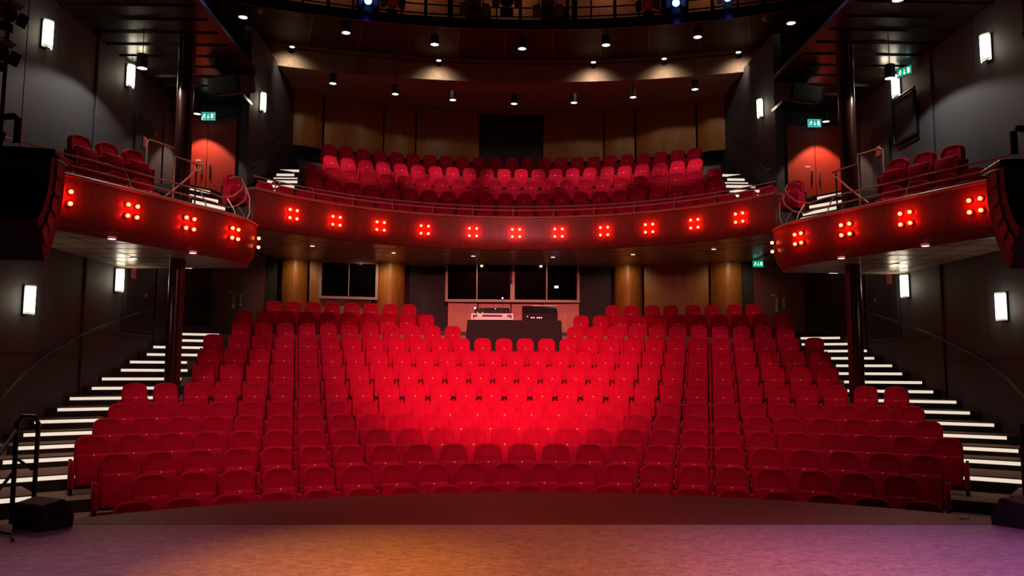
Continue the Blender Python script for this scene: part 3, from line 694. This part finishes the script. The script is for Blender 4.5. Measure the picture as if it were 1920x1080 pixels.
lantern('dark stage lantern with amber front, right of the middle on the lighting gallery', (17.95*sin(R(11.4)), 17.95*cos(R(11.4)), 11.97), (0, 5, 1), M['amber_gel'])
for a, z, lab in ((-3.4, 11.93, 'large unlit black stage lantern, left one of the middle pair on the gallery'), (2.9, 11.93, 'large unlit black stage lantern, right one of the middle pair on the gallery'),
                  (-0.6, 12.2, 'unlit black stage lantern hung between the middle pair on the gallery')):
    lantern(lab, (17.95*sin(R(a)), 17.95*cos(R(a)), z), (0, 4, 1), None, None, 1.25)
for a, wx in ((-3.0, 0.7), (3.4, 0.7), (13.6, 0.62), (-12.2, 0.6)):
    bm = B(); add_box(bm, (18.54*sin(R(a)), 18.54*cos(R(a)), 12.03), (wx, 0.04, 0.32), 0.01, 1, rz=-R(a)); o = obj('gallery_plate', bm, M['black'])
    tag(o, {-3.0: 'black metal plate under the left middle lantern of the gallery', 3.4: 'black metal plate under the right middle lantern of the gallery', 13.6: 'dark metal plate under the bright blue lantern on the right', -12.2: 'dark metal plate under the blue lantern on the left'}[a], 'plate', 'plates on the gallery rail')
for a in (-16, -8, 0, 8, 16): point('gallery_fill_light_%d' % a, (20.0*sin(R(a)), 20.0*cos(R(a)), 13.6), 9.0, (1, 0.5, 0.28), 0.1)  # added warm fill for the gallery back wall, without fittings

# ------------------------------------------------------------------ downlights
def can_light(label, loc, r=0.10, h=0.26, cord=0.3, group='hanging downlights', lens='lens'):
    t = thing('pendant_downlight', label, 'ceiling light', loc, 0, group)
    bm = B(); add_cyl(bm, (0, 0, 0.0), (0, 0, h), r, 20, caps=False); add_cyl(bm, (0, 0, h), (0, 0, h+0.005), r, 20); obj('housing', bm, M['black'], t, True)
    bm = B(); add_cyl(bm, (0, 0, 0.012), (0, 0, 0.022), r*0.93, 20); obj('lens', bm, M[lens], t)
    bm = B(); add_cyl(bm, (0, 0, h), (0, 0, h+cord), 0.008, 6); obj('cord', bm, M['black'], t)
    return t
UP = [(-6.93, 17.15), (-4.47, 18.03), (-2.16, 18.73), (0.26, 18.94), (2.56, 18.60), (4.94, 17.97), (7.12, 17.01)]
for i, (x, y) in enumerate(UP):
    can_light('lit black downlight, %s from the left in the upper ceiling ring' % ORD[i], (x, y, 11.22), 0.115, 0.26, 0.12, 'downlights of the upper ceiling ring')
    spot('upper_downlight_%d' % i, (x, y, 11.2), (x*1.06, y+3.1, 7), 0 if i in (0, 6) else 430, WARM, 42, 0.7, 0.08)
can_light('lit black downlight at the top edge of the view, under the right side ceiling', (6.45, 10.30, 8.68), 0.10, 0.22, 0.10, 'downlights of the upper ceiling ring')
LOW = [(-5.09, 19.56), (-3.42, 20.39), (-1.75, 20.85), (0.10, 21.13), (1.91, 20.96), (3.61, 20.40), (5.27, 19.65)]
for i, (x, y) in enumerate(LOW):
    can_light('lit black can downlight, %s from the left in the row before the upper wood panels' % ORD[i], (x, y, 10.37), 0.10, 0.27, 0.3 if math.hypot(x, y) > 20.7 else 0.95, 'can downlights above the balcony')
    spot('balcony_downlight_%d' % i, (x, y, 10.35), (x, y+0.9, 8), 150, WARM, 44, 0.6, 0.08)
for s in (-1, 1):
    nm = SIDE[s]
    can_light('lit black can downlight hung beside the upper wall lamp on the %s' % nm, (s*7.45, 12.68, 8.17), 0.10, 0.28, 0.55, 'can downlights above the side boxes')
    spot('box_downlight', (s*7.45, 12.68, 8.15), (s*7.50, 12.62, 5.0), 90, (1, 0.90, 0.80), 150, 0.2, 0.05)
    can_light('lit downlight over the upper red doors on the %s' % nm, (s*7.87, 16.85, 8.58), 0.09, 0.22, 0.2, 'downlights over the upper doors')
    spot('door_downlight', (s*7.80, 16.82, 8.55), (s*7.80, 16.9, 6.3), 170, (1, 0.66, 0.45), 88, 0.25, 0.05)
    spot('box_wall_scallop_light', (s*7.75, 15.3, 8.3), (s*7.8, 15.3, 6.3), 26, WARM, 92, 0.25, 0.04)  # added light with no fitting, draws the second scallop on the wall
def recessed(label, loc, r, group):
    t = thing('recessed_downlight', label, 'ceiling light', loc, 0, group)
    bm = B(); add_cyl(bm, (0, 0, -0.008), (0, 0, 0.03), r*1.25, 20); obj('trim_ring', bm, M['pale'], t, True)
    bm = B(); add_cyl(bm, (0, 0, -0.012), (0, 0, -0.006), r, 20); obj('lens', bm, M['soft_lens'], t)
SOF = [(-5.06, 17.43), (-3.15, 18.52), (-1.05, 19.00), (1.13, 19.08), (3.22, 18.45), (5.10, 17.39)]
for i, (x, y) in enumerate(SOF):
    recessed('small recessed downlight, %s from the left under the balcony' % ORD[i], (x, y, 5.395), 0.055, 'recessed downlights under the balcony')
    spot('soffit_light_%d' % i, (x, y, 5.37), (x, y, 3.0), 38, WARM, 56, 0.35, 0.03)
for s in (-1, 1):
    for i, (x, y) in enumerate([(6.89, 10.6), (6.12, 12.2), (7.56, 13.0)]):
        recessed('small recessed downlight, %s from the stage under the %s side box' % (ORD[i], SIDE[s]), (s*x, y, 4.45), 0.06, 'recessed downlights under the side boxes')
        spot('under_box_light', (s*x, y, 4.42), (s*x, y, 2.0), 8, WARM, 60, 0.4, 0.03)
# added wash without fittings, brightening the lower wood panels
for x, y in ((-6.15, 20.1), (-4.3, 20.55), (-3.5, 20.6), (6.3, 19.85), (3.4, 20.6), (-0.9, 20.9), (1.0, 20.9)):
    spot('panel_fill_light', (x*0.955, y-0.85, 5.37), (x, y+0.6, 3.4), 30, (1, 0.70, 0.40), 120, 0.7, 0.04)
# spots washing the ceiling band
for i, (a, tilt) in enumerate(((-17.9, 0), (-6.1, 0), (6.8, 0), (12.6, 0), (18.5, 0))):
    loc = (20.0*sin(R(a)), 20.0*cos(R(a)), 11.16)
    t = thing('wall_spot', 'small spotlight on the ceiling pipe, %s from the left, shining on the plaster band' % ORD[i], 'spotlight', loc, -R(a), 'spotlights washing the ceiling band')
    bm = B(); add_cyl(bm, (0, -0.10, 0.03), (0, 0.08, -0.02), 0.075, 16, 0.09); obj('housing', bm, M['black'], t, True)
    bm = B(); add_sphere(bm, (0, -0.105, 0.02), 0.055, 10, 6, (1.4, 0.5, 0.55)); obj('lens', bm, M['soft_lens'], t, True)
    spot('band_light', (20.22*sin(R(a)), 20.22*cos(R(a)), 11.10), (20.72*sin(R(a)), 20.72*cos(R(a)), 10.70), 30, WARM, 140, 1.0, 0.02)

# ------------------------------------------------------------------ wall sconces
def sconce(label, loc, rz):
    t = thing('wall_sconce', label, 'wall lamp', loc, rz, 'curved glass wall lamps')
    bm = B(); add_box(bm, (0, 0.012, 0), (0.22, 0.02, 0.50), 0.004, 1); obj('back_plate', bm, M['steel'], t)
    n = 12; wv = 0.125
    A = [(wv*2*(i/n-0.5), -0.03-0.085*(1-(2*(i/n)-1)**2)) for i in range(n+1)]; Bq = [(x, y+0.008) for x, y in A]
    bm = B(); strip(bm, A, Bq, -0.215, 0.225); obj('glass_shade', bm, M['sconce'], t, True)
    bm = B(); strip(bm, [(x*1.04, y-0.002) for x, y in A], [(x*1.04, y+0.006) for x, y in A], 0.225, 0.25); strip(bm, [(x*1.04, y-0.002) for x, y in A], [(x*1.04, y+0.006) for x, y in A], -0.245, -0.215)
    obj('glass_edge', bm, M['sconce_rim'], t, True)
    bm = B(); add_box(bm, (0.0, -0.03, -0.235), (0.10, 0.07, 0.04), 0.01, 1); obj('bracket', bm, M['steel'], t)
    return t
first_s = None
for s in (-1, 1):
    nm = SIDE[s]
    for x, y, z, lab in ((8.50, 11.15, 8.20, 'curved glass wall lamp glowing high on the %s wall, nearest the stage'), (8.50, 14.46, 8.66, 'curved glass wall lamp glowing high on the %s wall beside the hanging can light'),
                         (8.50, 11.12, 3.45, 'curved glass wall lamp glowing low on the %s wall, nearest the stage'), (8.50, 14.46, 4.16, 'curved glass wall lamp glowing low on the %s wall under the side box'),
                         (6.64, 18.05, 9.30, 'curved glass wall lamp glowing on the %s upper wall beside the balcony')):
        loc = (s*x, y, z); rz = R(90) if s == 1 else R(-90); rz = -rz
        if first_s is None: first_s = sconce(lab % nm, loc, rz)
        else: copy_tree(first_s, loc, rz, lab % nm)
        point('sconce_glow', (s*(x-0.25), y, z), 3.6 if z != 3.45 else 3.0, (1, 0.80, 0.55), 0.08)

# ------------------------------------------------------------------ signs
def exit_sign(label, loc, rz, w_=0.30, h_=0.17, border='cyan', group='lit green exit signs'):
    t = thing('exit_sign', label, 'exit sign', loc, rz, group)
    bm = B(); add_box(bm, (0, 0.02, 0), (w_+0.03, 0.04, h_+0.03), 0.004, 1); obj('housing', bm, M[border], t)
    bm = B(); add_box(bm, (0, -0.004, 0), (w_, 0.006, h_)); obj('face', bm, M['green'], t)
    bm = B(); k = h_/0.17; y = -0.009
    add_sphere(bm, (-0.085*k, y, 0.045*k), 0.014*k, 8, 5, (1, 0.3, 1))
    for a, b in (((-0.085, 0.03), (-0.10, -0.01)), ((-0.10, -0.01), (-0.075, -0.035)), ((-0.075, -0.035), (-0.085, -0.06)), ((-0.10, -0.01), (-0.13, -0.035)), ((-0.13, -0.035), (-0.14, -0.06)), ((-0.085, 0.025), (-0.06, 0.005)), ((-0.088, 0.025), (-0.125, 0.01))):
        add_tube(bm, [(a[0]*k, y, a[1]*k), (b[0]*k, y, b[1]*k)], 0.008*k, 5)
    obj('running_figure', bm, M['white_mark'], t)
    bm = B(); add_box(bm, (0.0, y, 0.012*k), (0.018*k, 0.004, 0.07*k)); add_prism(bm, [(-0.035*k, 0), (0.035*k, 0), (0, 0.001)], 0, 0.001) if False else None
    for q in range(8): add_box(bm, (0, y, (-0.028-0.005*q)*k), ((0.07-0.009*q)*k, 0.004, 0.0052*k))
    obj('arrow', bm, M['white_mark'], t)
    bm = B(); add_box(bm, (0.095*k, y, 0.0), (0.06*k, 0.004, 0.115*k)); obj('door_symbol', bm, M['white_mark'], t)
    return t
e0 = exit_sign('glowing green exit sign above the red doors on the left', (-7.62, 16.92, 8.56), 0)
exit_sign('glowing green exit sign above the red doors on the right', (7.62, 16.95, 8.58), 0)
exit_sign('glowing green exit sign low on the right beside the lower wood panels', (6.86, 19.3, 5.28), 0, 0.26, 0.15, 'green')
exit_sign('green exit sign jutting from the right wall above the upper wall lamp', (8.40, 13.92, 8.80), R(-62), 0.34, 0.18, 'pale')
for s in (-1, 1):
    nm = SIDE[s]
    for z, y, lab, hh in ((7.46, 15.45, 'red safety notice on the dark door of the upper %s wall', 0.26), (4.45, 15.2, 'red safety notice on the lower %s wall under the box', 0.34)):
        bm = B(); add_box(bm, (s*8.505, y, z), (0.014, 0.24, hh), 0.003, 1); t = tag(obj('safety_sign', bm, M['red_sign']), lab % nm, 'sign', 'red safety notices')
        bm = B(); add_box(bm, (s*8.497, y, z+hh*0.32), (0.004, 0.14, 0.05)); obj('symbol', bm, M['pale'], t)
        bm = B(); add_box(bm, (s*8.497, y, z-hh*0.1), (0.004, 0.16, hh*0.35)); obj('symbol', bm, M['red_sign'], t)
    bm = B(); add_sphere(bm, (s*8.51, 15.98, 7.80), 0.05, 10, 8); tag(obj('call_point', bm, M['red_sign'], None, True), 'small red fire sounder on the upper %s wall' % nm, 'alarm', 'red fire alarm devices')
    bm = B(); add_box(bm, (s*8.53, 15.95, 3.98), (0.06, 0.09, 0.09), 0.01, 1); tag(obj('call_point', bm, M['red_sign']), 'small red call point on the lower %s wall' % nm, 'alarm', 'red fire alarm devices')
    t = thing('emergency_light', 'small white emergency light behind the %s column under the box' % nm, 'light', (s*7.99, 17.0, 4.76))
    bm = B(); add_box(bm, (0, 0.1, 0.05), (0.26, 0.2, 0.08), 0.01, 1); obj('housing', bm, M['pale'], t)
    bm = B(); add_box(bm, (s*0.35, 0.1, 0.05), (0.5, 0.05, 0.05)); obj('bracket', bm, M['black_metal'], t)
    bm = B(); add_box(bm, (0, 0.0, 0.02), (0.22, 0.012, 0.07)); obj('lens', bm, M['soft_lens'], t)
    point('emergency_glow', (s*7.99, 16.8, 4.7), 1.2, WARM, 0.05)
    t = thing('smoke_detector', 'round smoke detector on the %s of the main ceiling' % nm, 'detector', (s*6.62, 17.5, 11.50))
    bm = B(); add_cyl(bm, (0, 0, 0), (0, 0, 0.06), 0.05, 14, 0.07); obj('head', bm, M['pale'], t, True)
    bm = B(); add_cyl(bm, (0, 0, 0.06), (0, 0, 0.08), 0.08, 14); obj('mount', bm, M['pale'], t)
# ladder-like frame on the right wall
t = thing('wall_frame', 'dark tube frame fixed on the right wall below the exit sign', 'frame', (8.5, 14.1, 7.84))
for a, b in (((0, -0.5, 0.5), (0, 0.5, 0.5)), ((0, -0.5, -0.5), (0, 0.5, -0.5)), ((0, -0.46, -0.5), (0, -0.46, 0.5)), ((0, 0.46, -0.5), (0, 0.46, 0.5))):
    bm = B(); add_tube(bm, [(a[0]-0.07, a[1], a[2]), (b[0]-0.07, b[1], b[2])], 0.028, 8); obj('tube', bm, M['black_metal'], t, True)
bm = B(); add_box(bm, (-0.02, 0, 0), (0.04, 0.9, 0.96), 0.01, 1); obj('panel', bm, M['dark_wall'], t)

# ------------------------------------------------------------------ sound desk
t = thing('sound_desk', 'long table under a black cloth in the gap of the back stalls rows', 'table', (0.05, 18.33, 2.66))
bm = B(); n = 46; W, D, H = 1.21, 0.34, 0.93
def cloth_ring(z, flare, amp):
    pts = []
    per = [(-W, -D), (W, -D), (W, D), (-W, D)]
    for i in range(4):
        a, b = Vector(per[i]), Vector(per[(i+1) % 4])
        for k in range(n//2):
            p = a.lerp(b, k/(n//2)); nn = Vector((b-a)).normalized(); out = Vector((nn.y, -nn.x))
            wv = amp*sin(k*1.9+i)*sin(k*0.7+0.5)
            pts.append((p + out*(flare + wv))*1.0)
    return [bm.verts.new((p.x*(1+0.0), p.y, z)) for p in pts]
rings = [cloth_ring(H, -0.01, 0), cloth_ring(H-0.012, 0.004, 0.0), cloth_ring(H*0.6, 0.02, 0.012), cloth_ring(0.03, 0.035, 0.022)]
for a, b in zip(rings, rings[1:]):
    for i in range(len(a)): bm.faces.new((a[i], a[(i+1) % len(a)], b[(i+1) % len(a)], b[i]))
bm.faces.new(rings[0])
obj('cloth', bm, M['cloth'], t, True)
bm = B()
for x in (-1.1, 1.1):
    for y in (-0.26, 0.26): add_box(bm, (x, y, 0.44), (0.05, 0.05, 0.88))
add_box(bm, (0, 0, 0.895), (2.4, 0.66, 0.03))
obj('table_frame', bm, M['black_metal'], t)
t = thing('mixing_desk', 'sound mixer in a pale edged flight case on the black cloth table', 'mixer', (-0.52, 18.25, 3.597))
bm = B(); add_box(bm, (0, 0, 0.075), (1.02, 0.56, 0.15), 0.01, 1); obj('case', bm, M['black'], t)
bm = B()
for z in (0.012, 0.142): add_box(bm, (0, -0.285, z), (1.06, 0.015, 0.03))
for x in (-0.52, 0.52): add_box(bm, (x, -0.285, 0.077), (0.035, 0.016, 0.15))
for x in (-0.32, 0.32): add_box(bm, (x, -0.287, 0.10), (0.13, 0.016, 0.06), 0.008, 1)
add_box(bm, (0, -0.287, 0.05), (0.92, 0.012, 0.03))
obj('case_edging', bm, M['case'], t)
bm = B(); add_box(bm, (0.0, 0.05, 0.22), (0.92, 0.44, 0.15), 0.02, 1, rx=R(14)); obj('console', bm, M['black'], t)
bm = B(); add_box(bm, (0, 0.22, 0.318), (0.94, 0.02, 0.016)); obj('console_edge', bm, M['case'], t)
for x, z, mm in ((-0.45, 0.30, 'led_white'), (-0.25, 0.185, 'led_green'), (-0.38, 0.19, 'led_green'), (0.08, 0.285, 'screen')):
    bm = B(); add_sphere(bm, (x, -0.20, z), 0.026 if mm == 'led_white' else 0.016, 8, 6); obj('indicator', bm, M[mm], t, True)
bm = B()
for i in range(22): add_cyl(bm, (-0.42+i*0.04, -0.12, 0.20), (-0.42+i*0.04, -0.125, 0.245+0.02*(i % 3)), 0.008, 6)
obj('knobs', bm, M['steel'], t)
t = thing('lighting_console', 'black console with sloping back standing on the right of the cloth table', 'console', (0.72, 18.28, 3.594))
bm = B(); 
pts = [(-0.22, 0.0), (0.24, 0.0), (0.28, 0.38), (0.20, 0.40), (-0.28, 0.18)]
for q in (-1, 1): pass
vs = [[bm.verts.new((x, y, z)) for y, z in pts] for x in (-0.45, 0.45)]
bm.faces.new(vs[0]); bm.faces.new(vs[1][::-1])
for i in range(5): bm.faces.new((vs[0][i], vs[0][(i+1) % 5], vs[1][(i+1) % 5], vs[1][i]))
obj('body', bm, M['black'], t)
bm = B(); add_box(bm, (0.14, 0.22, 0.408), (0.64, 0.10, 0.018), 0.004, 1); obj('top_edge', bm, M['case'], t)
bm = B(); add_sphere(bm, (-0.33, -0.265, 0.09), 0.016, 8, 6); obj('indicator', bm, M['led_red'], t, True)
bm = B()
for i, x in enumerate((-0.22, -0.16, -0.07, -0.02, 0.03)): add_box(bm, (x, -0.262, 0.06), (0.035, 0.006, 0.035), 0.003, 1)
obj('sockets', bm, M['steel'], t)
t = thing('desk_lamp', 'thin gooseneck lamp with lit tip behind the mixer', 'lamp', (-0.25, 18.56, 3.6))
bm = B(); add_tube(bm, [(0, 0, 0.0), (0, 0, 0.4), (0, -0.02, 0.55), (0, -0.06, 0.60)], 0.006, 6); obj('stem', bm, M['black_metal'], t)
bm = B(); add_sphere(bm, (0, -0.075, 0.60), 0.022, 8, 6); obj('tip', bm, M['led_white'], t, True)
for x, y, lab in ((-1.26, 18.0, 'small grey cable box on the floor left of the cloth table'), (1.38, 18.0, 'small grey cable box on the floor right of the cloth table')):
    bm = B(); add_box(bm, (x, y, 2.66+0.20), (0.12, 0.12, 0.40), 0.01, 1); tag(obj('cable_box', bm, M['pale'] if x < 0 else M['black']), lab, 'box', 'cable boxes')

# ------------------------------------------------------------------ stage side: monitors, rails, line arrays
def monitor(label, loc, rz):
    t = thing('stage_monitor', label, 'loudspeaker', loc, rz)
    bm = B(); pr = [(-0.15, 0.0), (0.15, 0.0), (0.16, 0.10), (0.06, 0.255), (-0.15, 0.215)]
    v = [[bm.verts.new((x, y, z)) for y, z in pr] for x in (-0.20, 0.20)]
    bm.faces.new(v[0]); bm.faces.new(v[1][::-1])
    for i in range(5): bm.faces.new((v[0][i], v[0][(i+1) % 5], v[1][(i+1) % 5], v[1][i]))
    obj('cabinet', bm, M['black'], t)
    bm = B(); add_box(bm, (0, 0.114, 0.182), (0.36, 0.17, 0.012), 0.004, 1, rx=R(-57)); obj('grille', bm, M['black_metal'], t)
    bm = B(); add_box(bm, (0, -0.045, 0.239), (0.37, 0.18, 0.008), rx=R(10.8)); obj('top_lid', bm, M['box_wall'], t)
    for q in (-1, 1):
        bm = B(); add_box(bm, (q*0.203, -0.02, 0.13), (0.008, 0.12, 0.035), 0.004, 1); obj('handle', bm, M['black_metal'], t)
    return t
monitor('black wedge stage monitor on the left edge of the stage', (-4.56, 4.56, 0.85), R(-28))
monitor('black wedge stage monitor on the right edge of the stage', (4.47, 4.68, 0.85), R(28))
bm = B(); add_tube(bm, [(-4.45, 3.9, 0.87), (-4.6, 4.15, 0.87), (-4.85, 4.3, 0.87), (-4.86, 4.42, 0.87)], 0.012, 6); tag(obj('cable', bm, M['black'], None, True), 'thin black cable running from the left stage monitor', 'cable')
bm = B(); add_box(bm, (4.14, 5.03, 0.856), (0.11, 0.05, 0.012), 0.005, 1, rz=R(25)); tag(obj('tape_patch', bm, M['cap']), 'short pale tape patch on the stage edge by the right monitor', 'tape')
for s in (-1, 1):
    nm = SIDE[s]
    t = thing('stage_stair_rail', 'black tube handrail of the steps at the %s stage corner' % nm, 'handrail')
    x = lambda v: s*v
    bm = B(); add_tube(bm, [(x(5.78), 6.23, 0.1), (x(5.79), 6.23, 1.68), (x(5.75), 6.26, 1.75), (x(5.66), 6.34, 1.74), (x(5.63), 6.37, 1.66), (x(5.63), 6.37, 0.1)], 0.026, 8); obj('frame', bm, M['black_metal'], t, True)
    bm = B(); add_tube(bm, [(x(5.79), 6.23, 1.60), (x(5.86), 5.6, 1.0), (x(5.88), 5.3, 0.86)], 0.024, 8); obj('handrail', bm, M['black_metal'], t, True)
    bm = B(); add_tube(bm, [(x(5.79), 6.23, 1.30), (x(5.66), 6.36, 1.15)], 0.018, 6); obj('brace', bm, M['black_metal'], t)
    bm = B(); add_tube(bm, [(x(5.79), 6.23, 1.15), (x(5.87), 5.5, 0.55)], 0.018, 6); obj('lower_rail', bm, M['black_metal'], t)
    # line array: four cabinets hanging in a J from a flown frame
    t = thing('line_array', 'hanging curved stack of black loudspeakers on the %s of the stage' % nm, 'loudspeaker', (-4.92 if s == -1 else 4.62, 4.5, 4.25), s*R(-12))
    ang = 0.0; y, z = 0.0, -0.05
    for i in range(5):
        bm = B(); h = 0.215; wx = 0.36
        v = []
        for sx in (-1, 1): v.append([bm.verts.new((sx*wx, yy, zz)) for yy, zz in ((-0.02, h/2), (-0.02, -h/2), (0.40, -h/2+0.03), (0.40, h/2-0.03))])
        bm.faces.new(v[0]); bm.faces.new(v[1][::-1])
        for k in range(4): bm.faces.new((v[0][k], v[0][(k+1) % 4], v[1][(k+1) % 4], v[1][k]))
        mtx = Matrix.Translation((0, y, z)) @ Matrix.Rotation(ang, 4, 'X') @ Matrix.Translation((0, 0, -h/2)) @ Matrix.Rotation(PI, 4, 'Z')
        bmesh.ops.transform(bm, matrix=mtx, verts=bm.verts); c_ = obj('cabinet', bm, M['box_wall'] if i else M['box_wall'], t)
        bm = B(); add_box(bm, (0, -0.026, 0), (0.66, 0.012, 0.18)); bmesh.ops.transform(bm, matrix=Matrix.Translation((0, y, z)) @ Matrix.Rotation(ang, 4, 'X') @ Matrix.Translation((0, 0, -h/2)) @ Matrix.Rotation(PI, 4, 'Z'), verts=bm.verts); obj('grille', bm, M['black'], c_)
        for sx in (-1, 1):
            bm = B(); add_box(bm, (sx*0.365, 0.2, 0), (0.02, 0.16, 0.14), 0.006, 1)
            bmesh.ops.transform(bm, matrix=Matrix.Translation((0, y, z)) @ Matrix.Rotation(ang, 4, 'X') @ Matrix.Translation((0, 0, -h/2)) @ Matrix.Rotation(PI, 4, 'Z'), verts=bm.verts); obj('side_plate', bm, M['black'], c_)
        step = Vector((0, 0, -h-0.006)); step.rotate(Matrix.Rotation(ang, 3, 'X')); y += step.y; z += step.z; ang -= R(12)
    bm = B(); add_box(bm, (0, -0.1, -0.015), (0.74, 0.5, 0.04), 0.008, 1); obj('fly_frame', bm, M['black_metal'], t)
    bm = B(); add_tube(bm, [(0, -0.1, 0), (0, -0.1, 5.0)], 0.004, 6); obj('cable', bm, M['black_metal'], t)
    # side lanterns and their pipe
    t = thing('side_pipe', 'black pipe frame above the %s hanging loudspeakers' % nm, 'pipe')
    bm = B(); add_tube(bm, [(s*q - (0.45 if s == 1 else 0), 4.9, z) for q, z in ((6.2, 4.66), (5.26, 4.76), (5.22, 4.72), (5.22, 4.48))], 0.035, 8); obj('pipe', bm, M['black_metal'], t, True)
    for j, (xx, yy, zz, lab) in enumerate(((5.46, 4.9, 5.42, 'black stage lantern silhouette at the %s edge above the hanging loudspeakers'), (5.58, 5.2, 5.95, 'dark stage lantern high at the %s edge of the view'), (5.98, 5.6, 4.80, 'dark stage lantern just over the %s pipe frame'))):
        lantern(lab % nm, (s*xx - (0.22 if s == 1 else 0), yy, zz), (0, 2.0, 1.0), None, None, 0.5, 'lanterns at the stage sides')
